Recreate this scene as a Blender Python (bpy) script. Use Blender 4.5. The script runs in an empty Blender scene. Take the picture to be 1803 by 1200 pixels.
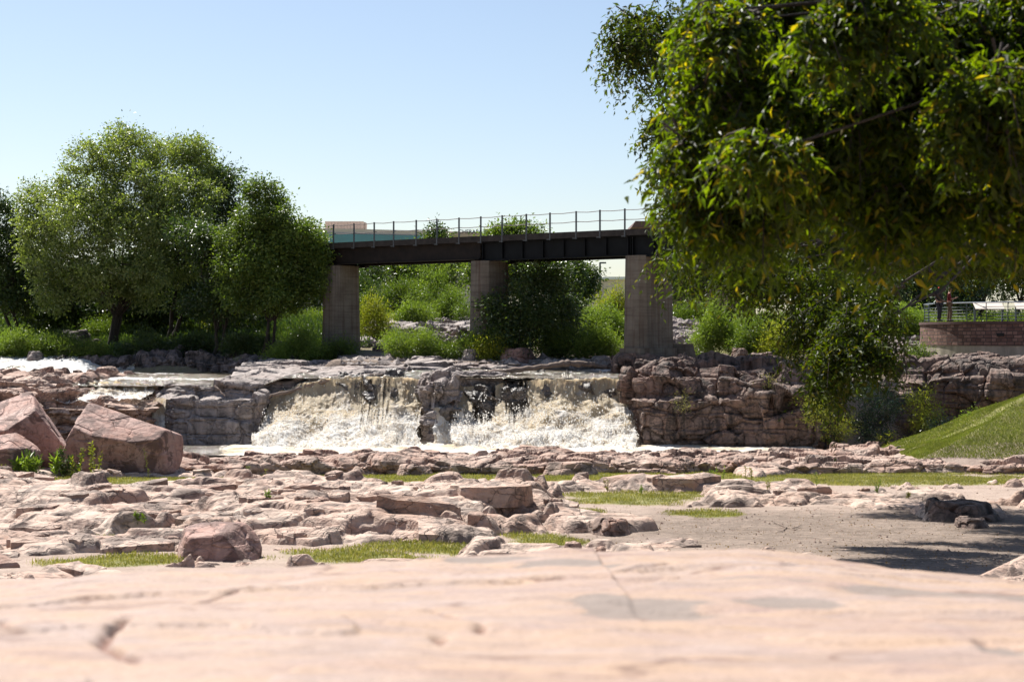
import bpy, math, random
import numpy as np
from mathutils import Vector

random.seed(7)
RS = np.random.RandomState(11)
sc = bpy.context.scene
col = sc.collection
F = 3005.0          # focal length in photo pixels (60 mm on a 36 mm sensor, 1803 px wide)
PI = math.pi

# ------------------------------------------------------------------ helpers
def W(px, py, Y):
    return ((px - 901.5) / F * Y, Y, -(py - 600.0) / F * Y)

def tag(o, label=None, cat=None, group=None, kind=None):
    if label: o['label'] = label
    if cat: o['category'] = cat
    if group: o['group'] = group
    if kind: o['kind'] = kind
    return o

def empty(name, loc=(0, 0, 0), rz=0.0):
    o = bpy.data.objects.new(name, None)
    o.empty_display_size = 0.3
    col.objects.link(o)
    o.location = loc
    o.rotation_euler = (0, 0, rz)
    return o

def mesh_np(name, V, Q, mat=None, parent=None, smooth=False, T=None, attrs=None, local=None):
    """V (n,3); Q (m,4) quads; T (k,3) tris; attrs {name: float array per vertex}"""
    V = np.ascontiguousarray(V, dtype=np.float32)
    if local is not None:
        V = V - np.array(local, dtype=np.float32)
    me = bpy.data.meshes.new(name)
    nq = 0 if Q is None else len(Q)
    nt = 0 if T is None else len(T)
    me.vertices.add(len(V))
    me.vertices.foreach_set('co', V.ravel())
    loops = []
    if nq: loops.append(np.asarray(Q, dtype=np.int32).ravel())
    if nt: loops.append(np.asarray(T, dtype=np.int32).ravel())
    L = np.concatenate(loops)
    me.loops.add(len(L))
    me.loops.foreach_set('vertex_index', L)
    me.polygons.add(nq + nt)
    tot = np.concatenate([np.full(nq, 4, np.int32), np.full(nt, 3, np.int32)])
    st = np.concatenate([[0], np.cumsum(tot)[:-1]]).astype(np.int32)
    me.polygons.foreach_set('loop_start', st)
    me.polygons.foreach_set('loop_total', tot)
    me.polygons.foreach_set('use_smooth', np.full(nq + nt, smooth, dtype=bool))
    me.update(calc_edges=True)
    if attrs:
        for k, a in attrs.items():
            at = me.attributes.new(k, 'FLOAT', 'POINT')
            at.data.foreach_set('value', np.ascontiguousarray(a, dtype=np.float32))
    if mat: me.materials.append(mat)
    o = bpy.data.objects.new(name, me)
    col.objects.link(o)
    if parent is not None: o.parent = parent
    elif local is not None: o.location = local
    return o

class MB:
    """collects boxes, prisms, tubes into one mesh"""
    def __init__(s): s.v = []; s.q = []; s.t = []; s.n = 0
    def add(s, V, Q=(), T=()):
        V = np.asarray(V, float)
        s.v.append(V)
        if len(Q): s.q.append(np.asarray(Q, int) + s.n)
        if len(T): s.t.append(np.asarray(T, int) + s.n)
        s.n += len(V); return s
    def box(s, c, size, ax=(1, 0, 0), az=(0, 0, 1)):
        ax = Vector(ax).normalized(); az = Vector(az).normalized(); ay = az.cross(ax).normalized()
        c = Vector(c); P = []
        for i in (-1, 1):
            for j in (-1, 1):
                for k in (-1, 1):
                    P.append(c + ax * (i * size[0] / 2) + ay * (j * size[1] / 2) + az * (k * size[2] / 2))
        return s.add(P, [(0, 1, 3, 2), (4, 6, 7, 5), (0, 4, 5, 1), (2, 3, 7, 6), (0, 2, 6, 4), (1, 5, 7, 3)])
    def tube(s, pts, r, n=6, caps=True):
        pts = [np.array(p, float) for p in pts]
        if np.isscalar(r): r = [r] * len(pts)
        V = []
        prev = None
        for i, p in enumerate(pts):
            d = (pts[min(i + 1, len(pts) - 1)] - pts[max(i - 1, 0)])
            d = d / (np.linalg.norm(d) + 1e-9)
            if prev is None:
                up = np.array([0, 0, 1.]) if abs(d[2]) < .9 else np.array([1., 0, 0])
                a = np.cross(d, up)
            else:
                a = prev - d * np.dot(prev, d)
            a /= (np.linalg.norm(a) + 1e-9); prev = a
            b = np.cross(d, a)
            for k in range(n):
                t = 2 * PI * k / n
                V.append(p + (a * math.cos(t) + b * math.sin(t)) * r[i])
        Q = []
        for i in range(len(pts) - 1):
            for k in range(n):
                Q.append((i * n + k, i * n + (k + 1) % n, (i + 1) * n + (k + 1) % n, (i + 1) * n + k))
        T = []
        if caps:
            V.append(pts[0]); V.append(pts[-1]); c0 = len(pts) * n
            for k in range(n):
                T.append((c0, (k + 1) % n, k))
                T.append((c0 + 1, (len(pts) - 1) * n + k, (len(pts) - 1) * n + (k + 1) % n))
        return s.add(V, Q, T)
    def prism(s, poly, z0, z1, top=None):
        """vertical prism of a ccw polygon; top: optional other polygon"""
        n = len(poly); top = top or poly
        V = [(p[0], p[1], z0) for p in poly] + [(p[0], p[1], z1) for p in top]
        V += [(sum(p[0] for p in poly) / n, sum(p[1] for p in poly) / n, z0), (sum(p[0] for p in top) / n, sum(p[1] for p in top) / n, z1)]
        Q = [(i, (i + 1) % n, n + (i + 1) % n, n + i) for i in range(n)]
        T = [(2 * n, (i + 1) % n, i) for i in range(n)] + [(2 * n + 1, n + i, n + (i + 1) % n) for i in range(n)]
        return s.add(V, Q, T)
    def build(s, name, mat, parent=None, smooth=False, local=None):
        return mesh_np(name, np.vstack(s.v), np.vstack(s.q) if s.q else None, mat, parent, smooth,
                       T=np.vstack(s.t) if s.t else None, local=local)

# ------------------------------------------------------------------ noise
def _hash(ix, iy, iz, seed):
    with np.errstate(over='ignore'):
        h = (ix.astype(np.int64).astype(np.uint32) * np.uint32(0x9E3779B1)) ^ \
            (iy.astype(np.int64).astype(np.uint32) * np.uint32(0x85EBCA77)) ^ \
            (iz.astype(np.int64).astype(np.uint32) * np.uint32(0xC2B2AE3D)) ^ np.uint32((seed * 0x27D4EB2F + 0x165667B1) & 0xFFFFFFFF)
        h ^= h >> np.uint32(15); h *= np.uint32(0x2C1B3C6D)
        h ^= h >> np.uint32(12); h *= np.uint32(0x297A2D39)
        h ^= h >> np.uint32(15)
    return h

def hf(h): return (h & np.uint32(0xFFFFFF)).astype(np.float32) / 16777216.0
def rehash(h, k):
    with np.errstate(over='ignore'):
        g = h * np.uint32(2654435761) + np.uint32(k * 40503 + 12345)
        g ^= g >> np.uint32(13); g *= np.uint32(0x5bd1e995); g ^= g >> np.uint32(15)
    return g

def vnoise(P, seed=0):
    P = np.asarray(P, np.float32)
    i = np.floor(P); f = P - i; i = i.astype(np.int64)
    u = f * f * (3 - 2 * f)
    r = 0
    for dx in (0, 1):
        wx = u[:, 0] if dx else 1 - u[:, 0]
        for dy in (0, 1):
            wy = u[:, 1] if dy else 1 - u[:, 1]
            for dz in (0, 1):
                wz = u[:, 2] if dz else 1 - u[:, 2]
                r = r + wx * wy * wz * hf(_hash(i[:, 0] + dx, i[:, 1] + dy, i[:, 2] + dz, seed))
    return r * 2 - 1

def fbm(P, seed=0, oct=4, gain=.5):
    P = np.asarray(P, np.float32); a = 1.0; s = 0; t = 0
    for o in range(oct):
        s = s + a * vnoise(P, seed + o * 17); t += a; a *= gain; P = P * 2.03 + 5.7
    return s / t

def voronoi(P, seed=0, dims=3, jit=.9, pn=2):
    P = np.asarray(P, np.float32)
    b = np.floor(P).astype(np.int64)
    n = len(P)
    f1 = np.full(n, 9., np.float32); f2 = np.full(n, 9., np.float32)
    hid = np.zeros(n, np.uint32); dl = np.zeros((n, 3), np.float32)
    for dx in (-1, 0, 1):
        for dy in (-1, 0, 1):
            for dz in ((-1, 0, 1) if dims == 3 else (0,)):
                cx, cy, cz = b[:, 0] + dx, b[:, 1] + dy, b[:, 2] + dz
                h = _hash(cx, cy, cz, seed)
                vx = cx + .5 + (hf(rehash(h, 1)) - .5) * jit - P[:, 0]
                vy = cy + .5 + (hf(rehash(h, 2)) - .5) * jit - P[:, 1]
                vz = (cz + .5 + (hf(rehash(h, 3)) - .5) * jit - P[:, 2]) if dims == 3 else np.zeros(n, np.float32)
                d = np.sqrt(vx * vx + vy * vy + vz * vz) if pn == 2 else (np.abs(vx) ** pn + np.abs(vy) ** pn + np.abs(vz) ** pn) ** (1 / pn)
                m = d < f1
                f2 = np.where(m, f1, np.minimum(f2, d))
                f1 = np.where(m, d, f1)
                hid = np.where(m, h, hid)
                dl[m] = np.stack([vx, vy, vz], 1)[m]
    return f1, f2, hid, dl

def sstep(a, b, x):
    t = np.clip((x - a) / (b - a), 0, 1); return t * t * (3 - 2 * t)

def blocky(P, cell, seed, amp, groove=.10, tilt=.8, jit=.7, warp=.10):
    """offset of fractured rock: every joint block its own step and tilt, with a groove at the joints"""
    cell = np.array(cell, np.float32)
    a = .35; R = np.stack([P[:, 0] * math.cos(a) - P[:, 1] * math.sin(a), P[:, 0] * math.sin(a) + P[:, 1] * math.cos(a), P[:, 2] + .06 * P[:, 0]], 1).astype(np.float32)
    q = R / cell + warp * np.stack([fbm(P * .9 / cell, seed + 50, 3), fbm(P * .9 / cell, seed + 70, 3), fbm(P * .9 / cell, seed + 90, 3)], 1)
    f1, f2, h, dl = voronoi(q, seed, 3, jit, pn=5)
    t = np.stack([hf(rehash(h, 7)), hf(rehash(h, 8)), hf(rehash(h, 9))], 1) - .5
    d = (hf(rehash(h, 5)) - .5) * amp + (t * dl).sum(1) * amp * tilt * 2
    e = f2 - f1
    d = d - groove * amp * np.exp(-(e / .05) ** 2) * 2 - amp * .5 * np.clip(.13 - e, 0, 1)
    return d

# ------------------------------------------------------------------ materials
def newmat(name):
    m = bpy.data.materials.new(name); m.use_nodes = True
    nt = m.node_tree; nt.nodes.clear()
    out = nt.nodes.new('ShaderNodeOutputMaterial')
    return m, nt, out

class N:
    def __init__(s, nt): s.nt = nt
    def new(s, t, **kw):
        n = s.nt.nodes.new(t)
        for k, v in kw.items():
            if k.startswith('i_'):
                n.inputs[int(k[2:])].default_value = v
            else: setattr(n, k, v)
        return n
    def link(s, a, b): s.nt.links.new(a, b)
    def noise(s, vec, scale, detail=4, rough=.55, lac=2.0, dist=0.0):
        n = s.new('ShaderNodeTexNoise'); n.inputs['Scale'].default_value = scale
        n.inputs['Detail'].default_value = detail; n.inputs['Roughness'].default_value = rough
        n.inputs['Distortion'].default_value = dist
        if vec is not None: s.link(vec, n.inputs['Vector'])
        return n.outputs['Fac']
    def vor(s, vec, scale, feature='F1'):
        n = s.new('ShaderNodeTexVoronoi'); n.feature = feature; n.inputs['Scale'].default_value = scale
        if vec is not None: s.link(vec, n.inputs['Vector'])
        return n.outputs['Distance']
    def mapping(s, vec, scale=(1, 1, 1), rot=(0, 0, 0), loc=(0, 0, 0)):
        n = s.new('ShaderNodeMapping'); n.inputs['Scale'].default_value = scale
        n.inputs['Rotation'].default_value = rot; n.inputs['Location'].default_value = loc
        s.link(vec, n.inputs['Vector']); return n.outputs[0]
    def ramp(s, fac, stops):
        n = s.new('ShaderNodeValToRGB'); e = n.color_ramp.elements
        while len(e) < len(stops): e.new(.5)
        for i, (p, c) in enumerate(stops):
            e[i].position = p; e[i].color = (c[0], c[1], c[2], 1) if not np.isscalar(c) else (c, c, c, 1)
        s.link(fac, n.inputs[0]); return n.outputs[0]
    def mix(s, fac, a, b, mode='MIX'):
        n = s.new('ShaderNodeMix'); n.data_type = 'RGBA'; n.blend_type = mode
        for sock, v in ((n.inputs[0], fac), (n.inputs[6], a), (n.inputs[7], b)):
            if isinstance(v, (int, float)): sock.default_value = v
            elif isinstance(v, tuple): sock.default_value = (*v[:3], 1)
            else: s.link(v, sock)
        return n.outputs[2]
    def math(s, op, a, b=None, c=None, clamp=False):
        n = s.new('ShaderNodeMath'); n.operation = op; n.use_clamp = clamp
        for i, v in enumerate((a, b, c)):
            if v is None: continue
            if isinstance(v, (int, float)): n.inputs[i].default_value = v
            else: s.link(v, n.inputs[i])
        return n.outputs[0]
    def attr(s, name):
        n = s.new('ShaderNodeAttribute'); n.attribute_name = name; return n.outputs['Fac']
    def pos(s):
        return s.new('ShaderNodeNewGeometry').outputs['Position']
    def bump(s, h, strength=.5, dist=.05, normal=None):
        n = s.new('ShaderNodeBump'); n.inputs['Strength'].default_value = strength
        n.inputs['Distance'].default_value = dist; s.link(h, n.inputs['Height'])
        if normal is not None: s.link(normal, n.inputs['Normal'])
        return n.outputs[0]
    def bsdf(s, color, rough=.8, normal=None, spec=.3, metallic=0.0):
        n = s.new('ShaderNodeBsdfPrincipled')
        for k, v in (('Base Color', color), ('Roughness', rough), ('Specular IOR Level', spec), ('Metallic', metallic)):
            if isinstance(v, tuple): n.inputs[k].default_value = (*v[:3], 1)
            elif isinstance(v, (int, float)): n.inputs[k].default_value = v
            else: s.link(v, n.inputs[k])
        if normal is not None: s.link(normal, n.inputs['Normal'])
        return n.outputs[0]

def rock_mat(name, c1, c2, c3, dark, s=1.0, dark_amt=.35, bump=.6, rough=.75, streak=0.0, spec=.25, grain=.04, crackw=.02):
    m, nt, out = newmat(name); g = N(nt); p = g.pos()
    n1 = g.noise(p, .45 * s, 5, .6, dist=.4)
    n2 = g.noise(g.mapping(p, (1, 1, 3.5)), 1.6 * s, 6, .65, dist=.6)
    n3 = g.noise(p, 9 * s, 6, .7)
    c = g.ramp(n1, [(.32, c1), (.5, c2), (.68, c3)])
    c = g.mix(g.ramp(n2, [(.38, 0.0), (.7, .6)]), c, c3)
    c = g.mix(.5, c, g.ramp(n3, [(.25, .3), (.5, .5), (.78, .75)]), 'OVERLAY')
    st = g.noise(p, .9 * s, 8, .7, dist=1.0)
    c = g.mix(g.ramp(st, [(.5, 0.0), (.5 + .22 * (1.05 - dark_amt), dark_amt)]), c, dark)
    if streak > 0:
        sn = g.noise(g.mapping(p, (3.2, 3.2, .22)), 1.4, 5, .6)
        c = g.mix(g.ramp(sn, [(.42, 0.0), (.68, streak)]), c, dark)
    h = g.math('ADD', g.math('MULTIPLY', g.noise(g.mapping(p, (1, 1, 2.2)), 3.5 * s, 9, .6, dist=.15), .8),
               g.math('MULTIPLY', g.noise(p, 40 * s, 4, .6), .12))
    ck = g.new('ShaderNodeTexVoronoi'); ck.feature = 'DISTANCE_TO_EDGE'; ck.inputs['Scale'].default_value = 1.1 * s
    wv = g.new('ShaderNodeVectorMath'); wv.operation = 'MULTIPLY_ADD'
    nc = g.new('ShaderNodeTexNoise'); nc.inputs['Scale'].default_value = 2.0 * s; nc.inputs['Detail'].default_value = 5
    g.link(p, nc.inputs['Vector']); g.link(nc.outputs['Color'], wv.inputs[0]); wv.inputs[1].default_value = (.8 / s,) * 3; g.link(p, wv.inputs[2])
    g.link(g.mapping(wv.outputs[0], (1, 1.6, 2.0), (0.1, .15, .4)), ck.inputs['Vector'])
    crack = g.ramp(ck.outputs['Distance'], [(0.0, 0.0), (crackw, 1.0)])
    crack = g.math('MAXIMUM', crack, g.ramp(g.noise(p, .8 * s, 3, .6), [(.52, 0.0), (.60, 1.0)]))
    h = g.math('ADD', h, g.math('MULTIPLY', crack, .35))
    c = g.mix(g.math('MULTIPLY', g.math('SUBTRACT', 1.0, crack), .8), c, dark)
    b = g.bump(h, bump, .12 / s ** .5)
    g.link(g.bsdf(c, rough, b, spec), out.inputs[0])
    return m

def simple_mat(name, color, rough=.6, var=.25, scale=4, bump=.2, spec=.3, metallic=0.0, vscale=(1, 1, 1), bdist=.01):
    m, nt, out = newmat(name); g = N(nt); p = g.pos()
    n = g.noise(g.mapping(p, vscale), scale, 6, .6)
    lo = tuple(x * (1 - var) for x in color); hi = tuple(min(1, x * (1 + var)) for x in color)
    c = g.ramp(n, [(.3, lo), (.7, hi)])
    b = g.bump(g.noise(p, scale * 6, 4, .6), bump, bdist)
    g.link(g.bsdf(c, rough, b, spec, metallic), out.inputs[0]); return m

def leaf_mat(name, cols, trans=.4, tcol=None, rough=.45, spec=.4, big=.6):
    m, nt, out = newmat(name); g = N(nt)
    geo = g.new('ShaderNodeNewGeometry')
    r = geo.outputs['Random Per Island']
    k = len(cols)
    c = g.ramp(r, [(i / (k - 1), cols[i]) for i in range(k)])
    nz = g.noise(geo.outputs['Position'], big, 3, .6)
    c = g.mix(.7, c, g.ramp(nz, [(.3, .30), (.5, .5), (.7, .70)]), 'OVERLAY')
    p = g.bsdf(c, rough, None, spec)
    t = g.new('ShaderNodeBsdfTranslucent')
    tc = g.mix(1.0, c, tcol or (1.6, 1.7, .55), 'MULTIPLY')
    g.link(tc, t.inputs['Color'])
    mx = g.new('ShaderNodeMixShader'); mx.inputs[0].default_value = trans
    g.link(p, mx.inputs[1]); g.link(t.outputs[0], mx.inputs[2]); g.link(mx.outputs[0], out.inputs[0])
    return m

PINK1, PINK2, PINK3 = (.29, .175, .125), (.40, .275, .215), (.47, .37, .30)
M = {}
M['rock'] = rock_mat('pink_quartzite', PINK1, PINK2, PINK3, (.12, .09, .075), 1.0, .75, .8, crackw=.03)
M['ledge'] = rock_mat('ledge_quartzite', (.27, .155, .115), (.36, .235, .18), (.43, .33, .27), (.08, .055, .045), 1.2, .7, .8, crackw=.03)
M['cliff'] = rock_mat('cliff_quartzite', (.16, .09, .068), (.21, .135, .105), (.27, .20, .165), (.035, .03, .027), 1.0, .7, .9, streak=.75)
M['cliff_dark'] = rock_mat('shaded_quartzite', (.12, .085, .08), (.17, .13, .12), (.26, .2, .18), (.03, .027, .026), 1.0, .8, .9, streak=.8)  # darker copy of the cliff rock with shade put into its colour
M['grey_rock'] = rock_mat('weathered_rock', (.24, .18, .16), (.31, .26, .235), (.36, .31, .285), (.07, .06, .055), 1.1, .6, .8, streak=.45)
M['wet'] = rock_mat('wet_rock', (.09, .075, .065), (.14, .115, .095), (.19, .155, .13), (.02, .02, .018), 1.3, .7, .9, rough=.35, streak=.6, spec=.5)
M['boulder'] = rock_mat('boulder_quartzite', (.29, .15, .11), (.35, .205, .165), (.42, .30, .26), (.10, .06, .05), 1.0, .8, .6, crackw=.014, streak=.35)
M['fore'] = None
M['bark'] = simple_mat('bark', (.045, .035, .028), .9, .4, 6, .8, vscale=(1, 1, .25), bdist=.03)
M['drift'] = simple_mat('driftwood', (.2, .15, .12), .85, .35, 5, .6, vscale=(.4, 1, 1), bdist=.02)

# ------------------------------------------------------------------ camera, light, sky
cam_d = bpy.data.cameras.new('camera'); cam = bpy.data.objects.new('camera', cam_d); col.objects.link(cam)
cam.location = (0, 0, 0); cam.rotation_euler = (PI / 2, 0, 0)
cam_d.sensor_width = 36; cam_d.lens = 60; cam_d.clip_start = .1; cam_d.clip_end = 9000
cam_d.dof.use_dof = True; cam_d.dof.focus_distance = 80; cam_d.dof.aperture_fstop = 2.8
sc.camera = cam

SUN_EL, SUN_AZ = math.radians(56), math.radians(38)     # azimuth: left of the view direction (+Y)
sdir = Vector((-math.sin(SUN_AZ) * math.cos(SUN_EL), math.cos(SUN_AZ) * math.cos(SUN_EL), math.sin(SUN_EL)))
sl = bpy.data.lights.new('sun', 'SUN'); sl.energy = 5.0; sl.angle = math.radians(.5); sl.color = (1, .965, .9)
so = bpy.data.objects.new('sun', sl); col.objects.link(so)
so.rotation_euler = sdir.to_track_quat('Z', 'Y').to_euler(); so.location = sdir * 200
w = bpy.data.worlds.new('World'); sc.world = w; w.use_nodes = True
nt = w.node_tree; nt.nodes.clear()
sky = nt.nodes.new('ShaderNodeTexSky'); sky.sky_type = 'NISHITA'; sky.sun_disc = False
sky.sun_elevation = SUN_EL; sky.sun_rotation = -SUN_AZ
sky.air_density = 1.0; sky.dust_density = 1.1; sky.ozone_density = 2.2; sky.altitude = 500
bg = nt.nodes.new('ShaderNodeBackground'); bg.inputs[1].default_value = .065
wo = nt.nodes.new('ShaderNodeOutputWorld')
tm = nt.nodes.new('ShaderNodeMix'); tm.data_type = 'RGBA'; tm.blend_type = 'MULTIPLY'; tm.inputs[0].default_value = 1
nt.links.new(sky.outputs[0], tm.inputs[6]); tm.inputs[7].default_value = (1.12, 1.04, .99, 1)
nt.links.new(tm.outputs[2], bg.inputs[0]); nt.links.new(bg.outputs[0], wo.inputs[0])
sc.view_settings.view_transform = 'Standard'; sc.view_settings.look = 'None'
sc.view_settings.exposure = 1.08; sc.view_settings.gamma = 1
sc.cycles.max_bounces = 6; sc.cycles.diffuse_bounces = 3; sc.cycles.transmission_bounces = 3
sc.cycles.transparent_max_bounces = 12; sc.cycles.caustics_reflective = False; sc.cycles.caustics_refractive = False
sc.cycles.use_denoising = True

# ------------------------------------------------------------------ ground form
GY = np.array([-60, 0, 20, 24, 30, 37, 46, 58, 66, 75, 77, 84.6, 85.6, 97, 101, 104, 110, 118, 126, 150, 220, 400, 9000.])
GZ = np.array([-3.9, -3.9, -3.85, -3.9, -4.0, -4.3, -4.6, -4.83, -5.15, -5.3, -6.0, -6.0, -2.7, -2.4, -1.5, -.95, -.5, .2, .9, 2.0, 3.0, 4.0, 4.0])
def nominal(Y): return np.interp(Y, GY, GZ)

def to_px(X, Y):
    """nominal picture place of a world spot on the flat: only used to lay out where soil and rock alternate"""
    px = 901.5 + F * X / Y
    py = 600 - F * nominal(Y) / Y
    return px, py

def blobs(X, Y, lst, soft=.35):
    """lst of (px, py, rx, ry) -> field: 1 inside, 0 outside, edges broken by noise"""
    px, py = to_px(X, Y)
    P = np.stack([X, Y, 0 * X], 1)
    n = fbm(P * .55, 301, 4); n2 = fbm(P * 2.2, 302, 3)
    f = np.zeros(len(X), np.float32)
    for (cx, cy, rx, ry) in lst:
        d = np.sqrt(((px - cx) / rx) ** 2 + ((py - cy) / ry) ** 2) + n * .5 + n2 * .22
        f = np.maximum(f, 1 - sstep(1 - soft, 1 + soft, d))
    return f

# where soil (not rock) lies between Y 24 and 66
SOIL = [(1350, 930, 350, 44), (1650, 955, 320, 65), (1780, 1000, 220, 40), (1500, 1010, 200, 25), (1080, 955, 150, 22), (1120, 900, 130, 20),
        (920, 842, 340, 12), (620, 844, 200, 9), (230, 852, 300, 9), (420, 1010, 500, 10), (1500, 835, 330, 26), (1750, 870, 200, 14),
        (1120, 876, 150, 14), (960, 955, 80, 14), (900, 970, 170, 13), (640, 988, 160, 14), (780, 972, 150, 11),
        (210, 990, 150, 13), (230, 948, 85, 8), (60, 1008, 130, 6), (1240, 845, 120, 12), (900, 925, 40, 8), (1000, 893, 60, 8)]
ROCKS_IN_SOIL = [(1330, 833, 45, 8), (1050, 928, 100, 14), (1250, 858, 250, 6), (1290, 880, 60, 12), (1420, 882, 150, 10),
                 (1560, 888, 90, 9), (1700, 905, 80, 18), (1640, 880, 60, 8)]
GRASS = [(920, 840, 300, 9), (620, 842, 160, 7), (230, 850, 280, 8), (1300, 836, 140, 14), (1450, 815, 160, 7),
         (1760, 820, 220, 16), (1120, 876, 130, 11), (960, 955, 60, 12), (900, 975, 120, 10), (640, 985, 140, 13),
         (780, 968, 120, 9), (210, 990, 110, 9), (230, 948, 80, 8), (1000, 905, 50, 10), (1240, 905, 60, 6), (1620, 845, 200, 10), (1500, 830, 260, 8)]
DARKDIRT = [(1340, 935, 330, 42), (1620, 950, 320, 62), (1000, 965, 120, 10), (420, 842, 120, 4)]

def lawn_h(X, Y):
    xx = X + .9 * fbm(np.stack([X * .3, Y * .3, 0 * X], 1), 33, 2); a = -4.82 + .30 * (xx - 16.1) + .012 * np.clip(xx - 16.1, 0, None) ** 2; b = -4.75 + .47 * (Y - 68.3)
    h = np.minimum(a, b)
    h = np.minimum(h, -2.42 + .22 * (X - 21.6)) - 1.3 * np.clip(Y - 75.2, 0, None)
    return np.where((Y > 67) & (Y < 82) & (X > 14), h, -50.)

def soil_z(X, Y):
    z = nominal(Y).astype(np.float32)
    P = np.stack([X, Y, 0 * X], 1)
    # right shore: the rock shelf the viewing platform stands on
    right = sstep(5.5, 7.5, X - (Y - 84) * .06)
    shelf = np.interp(Y, [80.9, 82.2, 90, 100, 110, 130], [-6, -1.75, -1.35, -.9, -.2, 1.2])
    z = np.where((Y > 80.9) & (Y < 130), z * (1 - right) + np.maximum(shelf, z) * right, z)
    # terraces seen beneath the first spans
    z = np.where(Y > 100, z + .35 * fbm(P * .12, 5, 3), z)
    left = sstep(-13, -17, X - (Y - 84) * .02)
    # left channel is lower
    z = np.where((Y > 84) & (Y < 99), z - .5 * left, z)
    # platform lawn
    tgt = np.minimum(.6, -1.3 + (Y - 90) * .1) + np.clip((Y - 108) * .03, 0, 1.2)
    k = sstep(17, 24, X) * (Y > 88)
    z = z * (1 - k) + np.maximum(z, tgt) * k
    bnk = sstep(-17.2, -16, X) * sstep(-8.2, -9.6, X) * sstep(98.2, 99.4, Y) * (Y < 103)
    z = np.where(bnk > 0, z * (1 - bnk) + np.maximum(z, -1.0 + .06 * (Y - 98)) * bnk, z)
    bnk = sstep(-11, -9.6, X) * sstep(7.5, 5.5, X) * sstep(90.2, 91.2, Y) * (Y < 105)
    z = np.where(bnk > 0, z * (1 - bnk) + np.maximum(z, -1.12 + .055 * (Y - 91)) * bnk, z)
    z = z + fbm(P * .35, 9, 4) * .10 + fbm(P * 2.5, 12, 3) * .018
    z = np.maximum(z, lawn_h(X, Y) + fbm(P * .4, 31, 3) * .16)
    return z

def rock_field(X, Y):
    P = np.stack([X, Y, 0 * X], 1).astype(np.float32)
    c, s = math.cos(.22), math.sin(.22)
    R = np.stack([X * c - Y * s, X * s + Y * c, 0 * X], 1)
    wrp = np.stack([fbm(P * .5, 41, 4), fbm(P * .5, 47, 4), 0 * X], 1)
    q = R / np.array([1.5, .9, 1]) + wrp * .12 + 7.3; q[:, 2] = 0
    f1, f2, hh, dl = voronoi(q, 25, 2, .85, pn=5); e = f2 - f1; sel = hf(rehash(hh, 3)) > .92
    blk = np.where(sel, (.14 + .2 * hf(rehash(hh, 4))) * sstep(.02, .16, e) * (1 - .5 * dl[:, 1] * 0), 0)
    base = blk + .16 * fbm(P * np.array([.16, .3, 1]), 3, 3) + .04 * fbm(P * np.array([.5, .8, 1]), 4, 3)
    h = 0
    for (cell, amp, sd, tl) in (((4.2, 2.3, 1), .40, 21, 1.0), ((1.7, .9, 1), .20, 22, 1.1), ((.6, .35, 1), .045, 23, .9)):
        q = R / np.array(cell) + wrp * .14
        q[:, 2] = 0
        f1, f2, hh, dl = voronoi(q, sd, 2, .8, pn=4)
        tx = hf(rehash(hh, 7)) - .5; ty = hf(rehash(hh, 8)) - .32
        e = f2 - f1
        step = np.round(hf(rehash(hh, 5)) * 4) / 4 - .5
        # top of every slab bulges, its edges round off
        h = h + step * amp + (-tx * dl[:, 0] - ty * dl[:, 1]) * amp * tl * 1.2 - amp * .28 * (np.clip(.2 - e, 0, 1) / .2) ** 2 - amp * .3 * np.exp(-(e / .03) ** 2)
    h = h + .016 * fbm(P * 2.0, 61, 3) + .005 * fbm(P * np.array([9., 14., 1]), 62, 3)
    h = base + h * .8
    lv = h / .10 + .3 * fbm(P * .3, 66, 2)
    k = np.floor(lv); fr = lv - k
    q = (k + sstep(.7, .97, fr)) * .10
    q = q + .006 * fbm(P * np.array([2., 5., 1.]), 67, 3)
    return h * .5 + q * .5

def surf_z(X, Y):
    z = nominal(Y).astype(np.float32)
    so_ = blobs(X, Y, SOIL); ro = blobs(X, Y, ROCKS_IN_SOIL, .3)
    lift = .16 * (1 - so_) - .75 * so_
    lift = np.maximum(lift, -.75 + .95 * ro)
    px, py = to_px(X, Y)
    # the raised bed of the middle distance: a broken front face, its back sloping away into the grass
    P = np.stack([X, Y, 0 * X], 1)
    fl = np.interp(px, [-200, 0, 130, 300, 430, 650, 850, 1000, 1060, 1100], [912, 916, 930, 938, 948, 954, 938, 915, 880, 850])
    f1, f2, hh, dl = voronoi(np.stack([X / 1.6, Y / .9 + .2 * X, 0 * X], 1), 77, 2, .85, pn=4)
    flw = fl + 14 * fbm(P * .5, 71, 3) + 16 * (hf(rehash(hh, 2)) - .5)
    d = flw - py
    plate = (sstep(0, 5, d) * .26 + sstep(9, 14, d) * .14) * (1 - sstep(35, 75, d)) + sstep(0, 60, d) * (1 - sstep(50, 90, d)) * .06
    plate = plate * sstep(1080, 980, px) * (1 + .25 * (hf(rehash(hh, 4)) - .5))
    hump = plate + np.exp(-((px - 500) / 100) ** 2 - ((py - 925) / 14) ** 2) * .22 + np.exp(-((px - 840) / 90) ** 2 - ((py - 920) / 14) ** 2) * .14
    low = 0
    return z + lift + (hump - low) * (1 - so_) + rock_field(X, Y) * (1 - .55 * so_)

def grid_quads(nr, nc):
    a = np.arange(nr * nc).reshape(nr, nc)
    return np.stack([a[:-1, :-1], a[:-1, 1:], a[1:, 1:], a[1:, :-1]], -1).reshape(-1, 4)

def sheet(Ys, ts):
    """grid of world spots: rows at distance Y, columns fanning with distance"""
    Yg, Tg = np.meshgrid(Ys, ts, indexing='ij')
    Xg = Tg * (Yg + 6)
    return Xg.ravel().astype(np.float32), Yg.ravel().astype(np.float32)

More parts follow.
